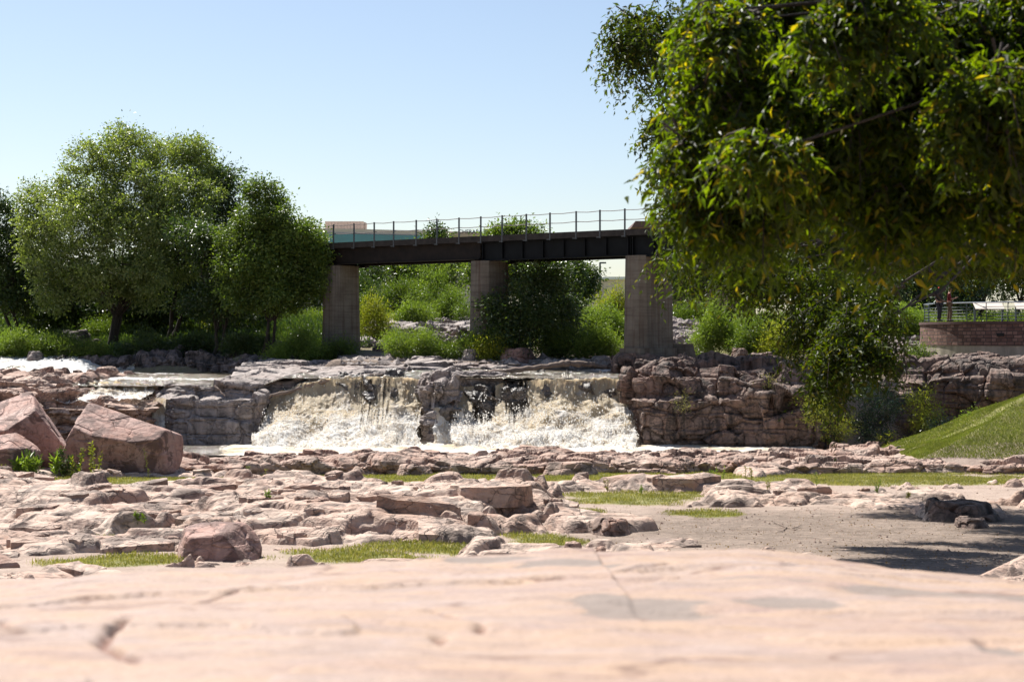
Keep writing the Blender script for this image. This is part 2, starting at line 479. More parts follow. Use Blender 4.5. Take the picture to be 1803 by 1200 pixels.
# ground (soil, grass, banks, out to the horizon)
def ground_mat():
    m, nt, out = newmat('soil_and_turf'); g = N(nt); p = g.pos()
    n1 = g.noise(p, 1.2, 7, .65); n2 = g.noise(p, 14, 5, .7); n3 = g.noise(p, 60, 3, .6)
    dirt = g.ramp(n1, [(.3, (.25, .19, .155)), (.7, (.35, .275, .23))])
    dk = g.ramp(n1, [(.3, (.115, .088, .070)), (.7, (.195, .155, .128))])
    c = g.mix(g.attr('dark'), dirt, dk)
    c = g.mix(.5, c, g.ramp(n2, [(.3, .3), (.7, .7)]), 'OVERLAY')
    c = g.mix(.45, c, g.ramp(n3, [(.3, .15), (.7, .85)]), 'OVERLAY')
    c = g.mix(g.ramp(g.noise(g.mapping(p, (1, 2.2, 1)), 3.1, 7, .75, dist=.5), [(.5, 0.0), (.62, .6)]), c, (.34, .26, .21))
    c = g.mix(g.ramp(g.noise(p, 22, 3, .8), [(.6, 0.0), (.66, .7)]), c, (.38, .31, .27))
    gr = g.ramp(g.noise(p, 2.2, 6, .65), [(.3, (.11, .12, .04)), (.5, (.17, .17, .06)), (.72, (.30, .26, .13))])
    gf = g.math('ADD', g.attr('grass'), g.math('MULTIPLY', g.math('SUBTRACT', n2, .5), 1.6), clamp=True)
    c = g.mix(g.ramp(gf, [(.35, 0.0), (.75, .9)]), c, gr)
    b = g.bump(g.math('ADD', g.noise(p, 8, 8, .7), g.math('MULTIPLY', n3, .3)), .7, .05)
    g.link(g.bsdf(c, .95, b, .1), out.inputs[0]); return m
M['ground'] = ground_mat()

Ys = np.concatenate([np.linspace(-60, 14, 12), np.linspace(16, 26, 20), np.linspace(26.3, 72, 420), np.linspace(72.3, 130, 240), np.geomspace(131, 9000, 60)])
ts = np.concatenate([-np.geomspace(40, .5, 30)[:-1] , np.linspace(-.5, .5, 620), np.geomspace(.5, 40, 30)[1:]])
Yg, Tg = np.meshgrid(Ys, ts, indexing='ij')
X = (Tg * (np.maximum(Yg, 16) + 6)).ravel().astype(np.float32); Y = Yg.ravel().astype(np.float32)
Z = soil_z(X, Y)
ok = (Y > 20) & (Y < 67)
gm = np.zeros(len(X), np.float32); dm = np.zeros(len(X), np.float32)
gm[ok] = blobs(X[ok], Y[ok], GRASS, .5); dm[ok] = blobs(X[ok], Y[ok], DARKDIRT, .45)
gm = np.where(Y > 100, 1, gm); gm = np.where(lawn_h(X, Y) > -4.7, .95, gm)
Pn = np.stack([X, Y, 0 * X], 1)
tr = fbm(np.stack([X * .25, Y * .9, 0 * X], 1), 35, 3) > .02        # worn, straw coloured bands
gm = np.where((lawn_h(X, Y) > -4.7) & tr, .42, gm)
gm = np.where((Y > 82) & (Y < 100) & (X > 8), .45, gm); gm = np.where((Y > 86) & (X > 18), 1, gm)
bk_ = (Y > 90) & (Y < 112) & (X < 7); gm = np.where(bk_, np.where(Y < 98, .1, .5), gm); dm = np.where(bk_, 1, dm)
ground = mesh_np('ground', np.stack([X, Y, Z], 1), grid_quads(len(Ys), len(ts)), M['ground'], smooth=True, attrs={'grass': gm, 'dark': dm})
tag(ground, 'soil, turf and river banks reaching to the horizon', kind='structure')

# bedrock
Ys = np.geomspace(19.5, 67.5, 1000); ts = np.linspace(-.40, .40, 1100)
X, Y = sheet(Ys, ts); Z = surf_z(X, Y).reshape(len(Ys), len(ts))

Z[1:-1] = (Z[:-2] + 3 * Z[1:-1] + Z[2:]) / 5
for _ in range(2): Z[:, 1:-1] = (Z[:, :-2] + 2 * Z[:, 1:-1] + Z[:, 2:]) / 4
Z = Z.ravel()
bed = mesh_np('bedrock', np.stack([X, Y, Z], 1), grid_quads(len(Ys), len(ts)), M['rock'], smooth=False)
tag(bed, 'pale pink fractured bedrock slabs between rock shelf and ledge', kind='structure')

def top_z(X, Y):
    X = np.asarray(X, np.float32); Y = np.asarray(Y, np.float32)
    return np.maximum(soil_z(X, Y), np.where((Y > 19.5) & (Y < 67.5), surf_z(X, Y), -99))


# angular slabs and joint blocks lying on / breaking out of the bedrock
def slab_field(n, seed, Yr, tr, zfun, soilmask, size=(.35, 1.5), th=(.06, .30), mat='rock', name='bedrock', label=''):
    rs = np.random.RandomState(seed)
    Y = rs.uniform(Yr[0], Yr[1], n); t = rs.uniform(tr[0], tr[1], n); X = (t * (Y + 4))
    Xf, Yf = X.astype(np.float32), Y.astype(np.float32)
    clus = fbm(np.stack([Xf * .25, Yf * .35, 0 * Xf], 1), seed + 1, 3)
    keep = (clus + rs.rand(n) * .7 > .12) & (soilmask(Xf, Yf) < .35 + .1 * rs.rand(n))
    X, Y, Xf, Yf = X[keep], Y[keep], Xf[keep], Yf[keep]; n = len(X)
    Z = zfun(Xf, Yf)
    VV, QQ, k0 = [], [], 0
    for i in range(n):
        w = size[0] + (size[1] - size[0]) * rs.rand() ** 2.6; d = w * rs.uniform(.35, .8); h = th[0] + (th[1] - th[0]) * rs.rand() ** 2.2 * (.6 + .6 * w / size[1])
        a = rs.randn() * .28 + (.22 if rs.rand() < .7 else 1.3)
        # four to six cornered outline
        m = rs.randint(4, 7); ang = np.sort((np.arange(m) + rs.uniform(-.28, .28, m)) / m * 2 * PI + PI / 4)
        c = np.stack([np.cos(ang) * w * .62, np.sin(ang) * d * .62], 1) * rs.uniform(.8, 1.15, (m, 1))
        ring = []
        for j in range(m):
            p, q = c[j], c[(j + 1) % m]; L = np.hypot(*(q - p)); kk = 3
            nn = np.array([(q - p)[1], -(q - p)[0]]) / (L + 1e-6)
            for u in range(kk): ring.append(p + (q - p) * u / kk + nn * (rs.randn() * .025 * w if u else 0))
        R = np.array(ring); ca, sa = math.cos(a), math.sin(a); R = R @ np.array([[ca, sa], [-sa, ca]])
        tx, ty = rs.randn() * .07, abs(rs.randn()) * .10 - .03
        zt = lambda P, dz=0: Z[i] + h * .75 + P[:, 0] * tx + P[:, 1] * ty + dz
        k = len(R); nz = rs.randn(k, 1) * .012
        r0 = np.column_stack([R * 1.03, np.full(k, Z[i] - .5)])
        h = min(h, .13) if w > 1.4 else h
        r1 = np.column_stack([R * (1.0 + .02 * rs.randn(k, 1)), zt(R, -.35 * h) + nz[:, 0]])
        r2 = np.column_stack([R * .975, zt(R, -.05 * min(1, h * 6)) + nz[:, 0]])
        r3 = np.column_stack([R * .88, zt(R * .88, -.008) + rs.randn(k) * .006])
        r4 = np.column_stack([R * .5, zt(R * .5, .012) + rs.randn(k) * .02 * w])
        r5 = np.column_stack([R * .04, zt(R * .04, .015)])
        V = np.vstack([r0, r1, r2, r3, r4, r5]); V[:, 0] += X[i]; V[:, 1] += Y[i]
        for r in range(5):
            for j in range(k): QQ.append((k0 + r * k + j, k0 + r * k + (j + 1) % k, k0 + (r + 1) * k + (j + 1) % k, k0 + (r + 1) * k + j))
        VV.append(V); k0 += len(V)
    o = mesh_np(name, np.vstack(VV), np.array(QQ), M[mat]); return tag(o, label, kind='structure')
slab_field(750, 901, (27, 66), (-.36, .36), surf_z, lambda X, Y: blobs(X, Y, SOIL, .25), (.5, 2.1), (.03, .15), 'rock', 'bedrock', 'flat angular slabs broken out of the pink bedrock')
slab_field(240, 902, (30, 62), (-.36, .25), surf_z, lambda X, Y: blobs(X, Y, SOIL, .25), (.3, 1.1), (.05, .26), 'ledge', 'bedrock', 'small darker joint blocks among the pink slabs')
# ------------------------------------------------------------------ rock sheets (cliffs, ledges)
def resample(rows, cols_px=None, res=.06, smooth=1):
    """rows: list of lists of 3D control points (same length). bilinear refine at ~res"""
    R = np.array(rows, float)                  # nr, nc, 3
    def refine(A, axis):
        A = np.moveaxis(A, axis, 0)
        d = np.linalg.norm(np.diff(A, axis=0), axis=2).max(axis=1)
        out = []
        for i in range(len(d)):
            n = max(1, int(math.ceil(d[i] / res)))
            t = (np.arange(n) / n)[:, None, None]
            out.append(A[i] * (1 - t) + A[i + 1] * t)
        out.append(A[-1:])
        return np.moveaxis(np.concatenate(out, 0), 0, axis)
    G = refine(refine(R, 1), 0)
    for _ in range(smooth):
        H = G.copy()
        H[1:-1] = (G[:-2] + 2 * G[1:-1] + G[2:]) / 4
        G2 = H.copy(); G2[:, 1:-1] = (H[:, :-2] + 2 * H[:, 1:-1] + H[:, 2:]) / 4
        G = G2
    return G

def grid_normals(G):
    du = np.gradient(G, axis=1); dv = np.gradient(G, axis=0)
    n = np.cross(du, dv); n /= (np.linalg.norm(n, axis=2, keepdims=True) + 1e-9)
    return n

def rock_sheet(name, rows, mat, res=.06, sm=3, blocks=(((1.3, 1.3, .8), .55, 1), ((.5, .5, .3), .2, 2)), layers=.16, layer_h=.5, rough=.025, seed=0, label=None, post=None):
    G = resample(rows, res=res, smooth=sm)
    n = grid_normals(G); sh = G.shape
    P = G.reshape(-1, 3).astype(np.float32); nn = n.reshape(-1, 3)
    d = np.zeros(len(P), np.float32)
    for (cell, amp, sd) in blocks:
        d += blocky(P, cell, seed * 31 + sd, amp)
    zz = P[:, 2] / layer_h + .5 * fbm(P * .25, seed + 5, 3) + .05 * P[:, 0]
    k = np.floor(zz); fr = zz - k
    steep = 1 - np.abs(nn[:, 2])
    lay = hf(_hash(k.astype(np.int64), k.astype(np.int64) * 0, k.astype(np.int64) * 0, seed + 9)) - .5
    d += steep * (lay * layers - .35 * layers * np.exp(-(np.minimum(fr, 1 - fr) / .06) ** 2))
    d += rough * fbm(P * 1.6, seed + 11, 4) + rough * .4 * fbm(P * 7, seed + 12, 3)
    Q = P + nn * d[:, None]
    if post is not None: Q = post(Q)
    o = mesh_np(name, Q, grid_quads(sh[0], sh[1]), mat)
    return tag(o, label, kind='structure')

def rows_from(cols, prof):
    """cols: list of (px, Y0); prof: list of rows, each list of (dY, z) per column or one tuple for all"""
    rows = []
    for pr in prof:
        r = []
        for i, (px, Y0) in enumerate(cols):
            dY, z = pr[i] if isinstance(pr, list) else pr
            Yv = Y0 + dY
            r.append(((px - 901.5) / F * Y0, Yv, z))
        rows.append(r)
    return rows

def zy(py, Y): return -(py - 600.0) / F * Y

# near shelf along the water (joint blocks, undercut front)
cpx = [-260, 0, 150, 320, 420, 520, 660, 800, 930, 1080, 1200, 1245, 1300, 1450, 1650, 1803, 2100]
thick = [.5, .5, .5, .45, .62, .68, .6, .62, .60, .62, .55, .3, .2, .18, .2, .2, .2]
back = [k - .14 for k in [-4.9, -4.9, -4.92, -4.92, -4.88, -4.84, -4.8, -4.76, -4.74, -4.74, -4.72, -4.72, -4.7, -4.68, -4.62, -4.6, -4.6]]
c_ = [(p, 65.2 + .5 * math.sin(p * .013) + .35 * math.sin(p * .041 + 1) + (1.5 if p > 1220 else 0)) for p in cpx]
base = [-5.16 if p < 1220 else -4.98 for p in cpx]
shelf_rows = rows_from(c_, [[(-.5, b - .5) for b in base], [(-.05, b - .05) for b in base],
    [(.05, b + t * .7) for b, t in zip(base, thick)], [(.55, b + t) for b, t in zip(base, thick)],
    [(4, b * .5 + k * .5 + t * .45) for b, t, k in zip(base, thick, back)],
    [(9.2, k) for k in back], [(9.8, k - .5) for k in back], [(10.2, -6.2) for k in back]])
rock_sheet('rock_shelf', shelf_rows, M['ledge'], res=.055, sm=3, blocks=(((2.1, 1.8, .9), .34, 1), ((.9, .8, .4), .16, 2), ((.35, .35, .2), .03, 3)),
           layers=.2, layer_h=.28, rough=.025, seed=3, label='low blocky quartzite shelf between the grass strip and the pool')

# left shore rocks
c_ = [(-220, 81), (-60, 81), (50, 80.8), (110, 81), (128, 81.1), (200, 81), (262, 81.3), (276, 82.5)]
rock_sheet('rock_bank', rows_from(c_, [(0, -5.4), (.15, -3.15), (1.0, -2.9),
    [(1.5, -2.55)] * 4 + [(1.5, -3.0)] * 4, [(2.6, -2.25)] * 4 + [(3.0, -2.9)] * 4,
    [(2.9, -2.02)] * 4 + [(3.6, -2.6)] * 4, [(7, -1.85)] * 4 + [(7, -2.5)] * 4, [(16, -1.85)] * 4 + [(16, -2.6)] * 4]), M['ledge'], res=.07,
    blocks=(((2.4, 1.6, .6), .5, 1), ((.9, .7, .3), .22, 2)), layers=.3, layer_h=.33, seed=5, label='stepped pink rock bank left of the small cascade')
c_ = [(272, 86.5), (276, 83.2), (300, 82.6), (350, 82.4), (420, 82.5), (446, 82.6), (462, 83.4), (470, 85), (476, 87)]
rock_sheet('rock_outcrop', rows_from(c_, [(-.1, -5.5), (0, -4.8), (.12, -3.2), (.25, -2.72), (1.4, -2.6), (1.5, -2.15), (2.3, -2.05), (5.5, -2.0), (7, -2.3)]), M['grey_rock'], res=.05,
    blocks=(((2.4, 1.8, 1.6), .35, 1), ((1.0, .9, .8), .14, 2), ((.35, .35, .3), .03, 3)), layers=.2, layer_h=.7, seed=6, label='grey brown rock outcrop standing in the pool beside the main fall')

# pale slab over the left fall, running right along the back of the stream
cols = [(395, 85), (450, 84.8), (520, 84.9), (600, 85), (690, 85.5), (720, 89), (860, 90), (1000, 90.5), (1110, 91)]
top = [-2.05, -1.98, -1.85, -1.62, -1.52, -1.33, -1.27, -1.2, -1.2]
rock_sheet('rock_slab', rows_from(cols, [[(-.2, t - .9) for t in top], [(0, t - .1) for t in top], [(.4, t + .02) for t in top],
    [(3.5, -1.42), (3.5, -1.4), (3.5, -1.38), (3.5, -1.36), (3.5, -1.34), (1.5, -1.2), (1.5, -1.12), (1.3, -1.08), (1.2, -1.08)],
    [(6, -1.28)] * 5 + [(3, -1.1)] * 4, [(12, -1.1)] * 5 + [(5, -1.3)] * 4]), M['grey_rock'], res=.08,
    blocks=(((3.0, 2.0, .8), .2, 1), ((1.0, .8, .3), .1, 2)), layers=.12, layer_h=.25, seed=8, label='pale flat rock slab above the left side of the waterfall')

# dark ledge below the wood
c_ = [(60, 102), (112, 101), (200, 101.2), (300, 100.6), (370, 99.5), (420, 98.2), (540, 98), (630, 99), (700, 103)]
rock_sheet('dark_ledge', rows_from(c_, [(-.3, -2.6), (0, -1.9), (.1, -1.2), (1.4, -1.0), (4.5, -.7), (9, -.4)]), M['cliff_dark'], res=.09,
    blocks=(((1.8, 1.5, .8), .6, 1), ((.6, .6, .4), .25, 2)), seed=9, label='dark rock ledge at the foot of the wood')

# right cliff
c_ = [(1100, 87), (1104, 84), (1110, 81.9), (1128, 80.9), (1180, 80.6), (1238, 80.9), (1300, 80.4), (1330, 80.2), (1342, 79.6), (1430, 79.8), (1480, 81), (1520, 82.4), (1570, 82.2), (1600, 80.8), (1680, 80.0), (1760, 79.4), (1850, 79), (2050, 78.5)]
def per(f): return [f(i, p) for i, (p, y) in enumerate(c_)]
tier = lambda p: -2.72 if p < 1330 else (-2.35 if p < 1500 else (-1.7 if p > 1590 else -2.1))
topz = lambda p: -1.55 if p < 1112 else (-1.3 if p < 1140 else (-1.08 if p < 1480 else (-1.5 if p < 1590 else -1.0)))
rock_sheet('rock_cliff', rows_from(c_, [(-.2, -5.7), (0, -4.8), (.05, -3.6), per(lambda i, p: (.15, tier(p) - .1)),
    per(lambda i, p: (.9, tier(p))), per(lambda i, p: (1.15, tier(p) * .5 + topz(p) * .5)), per(lambda i, p: (1.5, topz(p) - .05)),
    per(lambda i, p: (2.4, topz(p))), per(lambda i, p: (4.5, max(topz(p), -1.25) + .05)), per(lambda i, p: (9, -1.0)), per(lambda i, p: (10, -1.6))]),
    M['cliff'], res=.052, sm=3, blocks=(((2.3, 1.9, 1.5), .55, 1), ((.95, .9, .75), .2, 2), ((.35, .35, .3), .04, 3)), layers=.2, layer_h=.75, rough=.03, seed=12,
    label='tall brown quartzite cliff right of the waterfall')

# rock behind the water and the pillar that parts it
LP = np.array([455, 470, 490, 530, 570, 600, 690, 745, 815, 860, 900, 950, 1000, 1110])
LY = np.array([725, 708, 690, 674, 667, 664, 661, 668, 679, 678, 672, 667, 665, 667])
def lipz(px): return -(np.interp(px, LP, LY) - 600) / F * 84.3
c_ = [(p, 84.6 + .25 * math.sin(p * .05)) for p in list(LP)]
c_ = [(p, y) for p, y in c_]
rock_sheet('fall_wall', rows_from(c_, [(-2.0, -5.5), (-1.5, -4.7), [(-.65, float(lipz(p)) * .45 - 4.6 * .55) for p, y in c_], [(-.25, float(lipz(p)) - .5) for p, y in c_],
    [(.05, float(lipz(p)) - .2) for p, y in c_], [(.8, float(lipz(p)) - .15) for p, y in c_], [(5, -1.95) for p, y in c_]]), M['wet'], res=.06,
    blocks=(((1.2, 1.1, 1.3), .5, 1), ((.45, .45, .6), .22, 2)), layers=.1, seed=15, label='black wet rock wall behind the falling water')
c_ = [(740, 87), (743, 84.6), (748, 82.9), (764, 82.4), (780, 82.5), (796, 82.8), (804, 83.6), (808, 85.5), (812, 87)]
rock_sheet('rock_pillar', rows_from(c_, [(-.2, -5.5), (-.1, -4.4), [(0, -3.2)] * 4 + [(.35, -3.3)] * 5, [(.25, -2.9)] * 4 + [(.5, -3.0)] * 5, [(0, -2.6)] * 9, [(.1, -2.0)] * 4 + [(.1, -2.15)] * 5, [(.8, -1.78)] * 9, [(3, -1.62)] * 9, [(5, -1.8)] * 9]),
    M['grey_rock'], res=.045, blocks=(((.9, .9, .9), .42, 1), ((.4, .4, .4), .18, 2)), layers=.12, seed=17, label='squared rock pillar dividing the waterfall in two')
c_ = [(758, 87.5), (762, 85.2), (800, 84.6), (850, 84.8), (888, 85), (897, 86.5), (900, 88)]
rock_sheet('rock_step', rows_from(c_, [(-.1, -2.7), (0, -2.15), (.05, -1.68), (.8, -1.6), (2, -1.6), (3, -2.2)]), M['grey_rock'], res=.06,
    blocks=(((1.3, .9, .4), .2, 1), ((.5, .4, .2), .08, 2)), layers=.15, layer_h=.2, seed=19, label='flat dark rock step at the brink above the pillar')
for i, (px0, px1, Y0, zt, th, lab) in enumerate([
        (838, 868, 83.9, -2.2, 1.2, 'black rock block showing between strands of water right of the pillar'),
        (884, 930, 83.7, -2.35, 1.0, 'dark rock block beneath the brink of the right fall'),
        (770, 815, 82.1, -3.25, 2.0, 'wet boulder at the right foot of the pillar')]):
    c_ = [(px0, Y0 + 1.4), (px0 + 3, Y0 + .3), ((px0 + px1) / 2, Y0), (px1 - 3, Y0 + .3), (px1, Y0 + 1.4)]
    rock_sheet('wet_rock', rows_from(c_, [(-.1, zt - th - .6), (0, zt - th * .6), (0, zt - .1), (.3, zt), (1.6, zt - .05), (1.8, zt - .6)]), M['wet'], res=.05,
        blocks=(((.6, .6, .5), .25, 1), ((.25, .25, .25), .08, 2)), layers=.06, seed=23 + i, label=lab)

# rock terraces on the far bank
def terrace(px0, px1, Y0, zs, seed, label):
    n = 7
    c_ = [(px0 + (px1 - px0) * i / (n - 1), Y0 + .8 * math.sin(i * 1.7 + seed)) for i in range(n)]
    prof = [(-.5, zs[0][1] - .8)]
    for dy, z in zs: prof += [(dy, z - .02), (dy + .12, z + .33)]
    prof += [(zs[-1][0] + 3.5, zs[-1][1] + .4), (zs[-1][0] + 5, zs[-1][1] - .3)]
    rock_sheet('rock_terrace', rows_from(c_, prof), M['grey_rock'], res=.10, sm=1, blocks=(((2.2, 1.2, .5), .45, 1), ((.8, .6, .3), .2, 2)),
               layers=.25, layer_h=.3, seed=seed, label=label)
terrace(628, 800, 104, [(0, -.75), (1.6, -.35), (3.2, 0), (5, .35), (7.5, .7)], 31, 'pale stepped rock terrace behind the low bushes, under the first bridge span')
terrace(640, 870, 114, [(0, .55), (1.5, .9), (4, 1.15)], 32, 'shaded rock terrace higher up the far bank')
terrace(1170, 1260, 98, [(0, -.9), (2, -.45), (4, .0), (6.5, .45), (8, .8)], 33, 'stepped rock terrace right of the nearest bridge pier')
terrace(1560, 1660, 95, [(0, -.9), (2, -.45), (4, .0), (6.5, .3)], 34, 'stepped rock beside the stone viewing platform')

# ------------------------------------------------------------------ water
def water_mat(name, deep, wet_rough=.12, foamcol=(.80, .77, .72), tan=(.50, .38, .22), tanlo=.42, tanhi=.66, bumps=.8):
    m, nt, out = newmat(name); g = N(nt); p = g.pos()
    fo = g.attr('foam')
    n = g.noise(g.mapping(p, (1.0, 1.6, 1.6)), 2.6, 9, .72, dist=.5)
    n2 = g.noise(p, 14, 6, .7)
    f = g.math('ADD', g.math('MULTIPLY', n, .8), g.math('MULTIPLY', n2, .35))
    f = g.math('ADD', f, g.math('SUBTRACT', g.math('MULTIPLY', fo, 1.1), .55))
    ff = g.ramp(f, [(.50, 0.0), (.64, 1.0)])
    t = g.noise(p, .9, 6, .65)
    fc = g.mix(g.ramp(t, [(tanlo, 0.0), (tanhi, 1.0)]), foamcol, tan)
    bh = g.math('ADD', g.noise(g.mapping(p, (1, 1.5, 1)), 5, 8, .7), g.math('MULTIPLY', n2, .5))
    b = g.bump(bh, bumps, .10)
    wsh = g.bsdf(deep, wet_rough, b, .8)
    fsh = g.bsdf(fc, .6, g.bump(bh, .8, .08), .3)
    tl = g.new('ShaderNodeBsdfTranslucent'); g.link(fc, tl.inputs[0])
    fm = g.new('ShaderNodeMixShader'); fm.inputs[0].default_value = .3; g.link(fsh, fm.inputs[1]); g.link(tl.outputs[0], fm.inputs[2])
    mx = g.new('ShaderNodeMixShader'); g.link(ff, mx.inputs[0]); g.link(wsh, mx.inputs[1]); g.link(fm.outputs[0], mx.inputs[2])
    g.link(mx.outputs[0], out.inputs[0]); return m
M['river'] = water_mat('river_water', (.10, .08, .055), foamcol=(.74, .73, .71), tanlo=.5, tanhi=.85)
M['pool'] = water_mat('pool_water', (.10, .08, .06))

def falls_mat():
    m, nt, out = newmat('falling_water'); g = N(nt); p = g.pos()
    dens = g.attr('foam'); tanv = g.attr('tan'); run = g.attr('run')
    cx = g.new('ShaderNodeCombineXYZ'); sx = g.new('ShaderNodeSeparateXYZ'); g.link(p, sx.inputs[0])
    g.link(sx.outputs[0], cx.inputs[0]); g.link(run, cx.inputs[1])
    st = g.noise(g.mapping(cx.outputs[0], (9, .40, 1)), 1.0, 6, .72, dist=.15)
    tb = g.noise(p, 2.2, 8, .7, dist=.6)
    fine = g.noise(p, 11, 5, .75)
    s = g.math('ADD', g.math('MULTIPLY', st, .80), g.math('ADD', g.math('MULTIPLY', tb, .18), g.math('MULTIPLY', fine, .14)))
    al = g.ramp(g.math('ADD', s, g.math('MULTIPLY', g.math('SUBTRACT', dens, .5), .9)), [(.47, 0.0), (.60, 1.0)])
    tn = g.ramp(g.math('ADD', g.noise(p, .7, 6, .6, dist=.5), g.math('SUBTRACT', g.math('MULTIPLY', tanv, .5), .25)), [(.42, 0.0), (.62, .95)])
    cre = g.ramp(g.noise(g.mapping(p, (2.2, 1.5, .8)), 1.6, 7, .7, dist=.8), [(.40, .75), (.54, 0.0)])
    tn = g.math('MAXIMUM', tn, cre)
    c = g.mix(tn, (.97, .955, .92), (.64, .50, .32))
    c = g.mix(.45, c, g.ramp(g.math('ADD', g.math('MULTIPLY', fine, .5), g.math('MULTIPLY', tb, .5)), [(.34, .32), (.52, .58), (.7, .8)]), 'OVERLAY')
    b = g.bump(g.math('ADD', g.math('MULTIPLY', tb, .6), g.math('MULTIPLY', fine, .4)), 1.0, .10)
    fsh = g.bsdf(c, .5, b, .4)
    tl = g.new('ShaderNodeBsdfTranslucent'); g.link(c, tl.inputs[0]); g.link(b, tl.inputs[1])
    fm = g.new('ShaderNodeMixShader'); fm.inputs[0].default_value = .5; g.link(fsh, fm.inputs[1]); g.link(tl.outputs[0], fm.inputs[2])
    tr = g.new('ShaderNodeBsdfTransparent')
    mx = g.new('ShaderNodeMixShader'); g.link(al, mx.inputs[0]); g.link(tr.outputs[0], mx.inputs[1]); g.link(fm.outputs[0], mx.inputs[2])
    g.link(mx.outputs[0], out.inputs[0]); return m
M['falls'] = falls_mat()
m, nt_, out = newmat('spray_drops'); g = N(nt_)
tl = g.new('ShaderNodeBsdfTranslucent'); tl.inputs[0].default_value = (.9, .88, .84, 1)
mx = g.new('ShaderNodeMixShader'); mx.inputs[0].default_value = .5
g.link(g.bsdf((.88, .86, .82), .4), mx.inputs[1]); g.link(tl.outputs[0], mx.inputs[2]); g.link(mx.outputs[0], out.inputs[0])
M['spray'] = m

def spray(name, P, size, seed, label):
    rs = np.random.RandomState(seed); n = len(P)
    tpl = np.array([[1, 0, 0], [-1, 0, 0], [0, 1, 0], [0, -1, 0], [0, 0, 1], [0, 0, -1]], np.float32)
    tf = np.array([[0, 2, 4], [2, 1, 4], [1, 3, 4], [3, 0, 4], [2, 0, 5], [1, 2, 5], [3, 1, 5], [0, 3, 5]])
    s = (size * (.4 + rs.rand(n) ** 2.5 * 1.6))[:, None, None] * (np.array([.8, .8, 1.3]) * (1 + .4 * rs.rand(n, 1, 3) - .2))
    V = (P[:, None, :] + tpl[None] * s).reshape(-1, 3)
    T = (tf[None] + (np.arange(n) * 6)[:, None, None]).reshape(-1, 3)
    o = mesh_np(name, V, None, M['spray'], T=T, smooth=True)
    return tag(o, label, kind='stuff')

def turb(P, t, seed):
    """churning offset, grows with t (0..1): long strands above, bursts below"""
    A = P * np.array([2.6, 1.0, .55], np.float32); Bq = P * np.array([1.8, 1.8, 1.2], np.float32)
    q = Bq + .6 * np.stack([fbm(Bq * .8, seed + 20, 2), fbm(Bq * .8, seed + 21, 2), fbm(Bq * .8, seed + 22, 2)], 1).astype(np.float32)
    st = fbm(A, seed, 4, .6)
    r = fbm(q * .7, seed + 1, 3); r2 = 1 - 2 * np.abs(fbm(q * 2.4, seed + 3, 4, .6))
    big = fbm(P * np.array([.55, .5, .5], np.float32), seed + 8, 2)
    return (.30 * st * (1.15 - t) + (.30 * r + .07 * r2 + .34 * big) * t)

def fall_sheet(name, px0, px1, lean, dens, seed, label, tan=.5, nspray=4000, Yl=84.35, topback=3.6, zbase=-5.0, lipf=None, res=.04):
    wdt = (px1 - px0) / F * 84
    nu = int(wdt / res); us = np.linspace(0, 1, nu)
    # profile parameter v: 0 upstream .. 1 in the pool
    vs = np.linspace(0, 1, int((topback * .5 + 6.5) / res))
    U, Vv = np.meshgrid(us, vs)
    px = px0 + (px1 - px0) * U
    lz = (lipf or lipz)(px)
    jag = .22 * fbm(np.stack([px.ravel() * .035, px.ravel() * 0, px.ravel() * 0], 1), seed + 40, 3).reshape(px.shape)
    a = .2; b = .9
    vf = np.clip((Vv - a) / (b - a), 0, 1)
    h = (lz - zbase)
    fall = vf ** .88
    Yc = np.where(Vv < a, Yl + topback * (1 - Vv / a) ** 1.3, Yl - lean * (vf ** 1.45)) + jag * np.where(Vv < a, 0, 1)
    Zc = np.where(Vv < a, lz + (.22) * (1 - Vv / a), lz - h * fall)
    tail = np.clip((Vv - b) / (1 - b), 0, 1)
    Yc = Yc - tail * 1.6; Zc = Zc - tail * .10
    G = np.stack([(px - 901.5) / F * 84.3, Yc, Zc], 2)
    n = grid_normals(G); P = G.reshape(-1, 3).astype(np.float32)
    t = np.clip(vf * 1.7 + .12, 0, 1).ravel() * (1 - .55 * tail.ravel())
    dn = dens(px, vf)
    Ps = P.copy(); Ps[:, 2] += P[:, 1] * .3
    k = turb(Ps, t, seed) + .05 * fbm(np.stack([P[:, 0] * 7, vf.ravel() * 2.2, 0 * P[:, 0]], 1), seed + 9, 3) * (1 - t * .5)
    k = k * (.35 + .65 * np.clip(dn.ravel(), 0, 1))
    Q = P + n.reshape(-1, 3) * k[:, None]
    Q[:, 0] += .45 * t * fbm(P * np.array([.5, .8, .9], np.float32), seed + 31, 4)
    edge = np.minimum(U, 1 - U).ravel() * wdt
    dn = np.where(Vv < a, np.minimum(dn, .30 + .3 * fbm(np.stack([px.ravel() * .03, Vv.ravel() * 8, 0 * px.ravel()], 1), seed + 60, 3).reshape(px.shape)), dn)
    foam = np.clip(dn.ravel(), -1, 1.4) - .35 * np.exp(-(edge / .12) ** 2)
    # a faded top edge lets the fall join the stream
    tv = tan + .55 * (1 - vf.ravel()) - .5 * vf.ravel() ** 2
    tv = np.where(Vv.ravel() < a, .15, tv)
    o = mesh_np(name, Q, grid_quads(*px.shape), M['falls'], smooth=True, attrs={'foam': foam, 'tan': tv, 'run': (Vv * 6).ravel()})
    tag(o, label, kind='structure')
    rs = np.random.RandomState(seed)
    w_ = (vf.ravel() ** .8 + .08) * np.clip(dn.ravel() - .25, 0.0, 1) * (Vv.ravel() > a * .9); w_ /= w_.sum()
    idx = rs.choice(len(Q), nspray, p=w_)
    off = n.reshape(-1, 3)[idx] * (rs.rand(nspray, 1) ** 2.5 * .6) + rs.randn(nspray, 3) * .05 + np.array([0, 0, .06])
    return Q[idx] + off

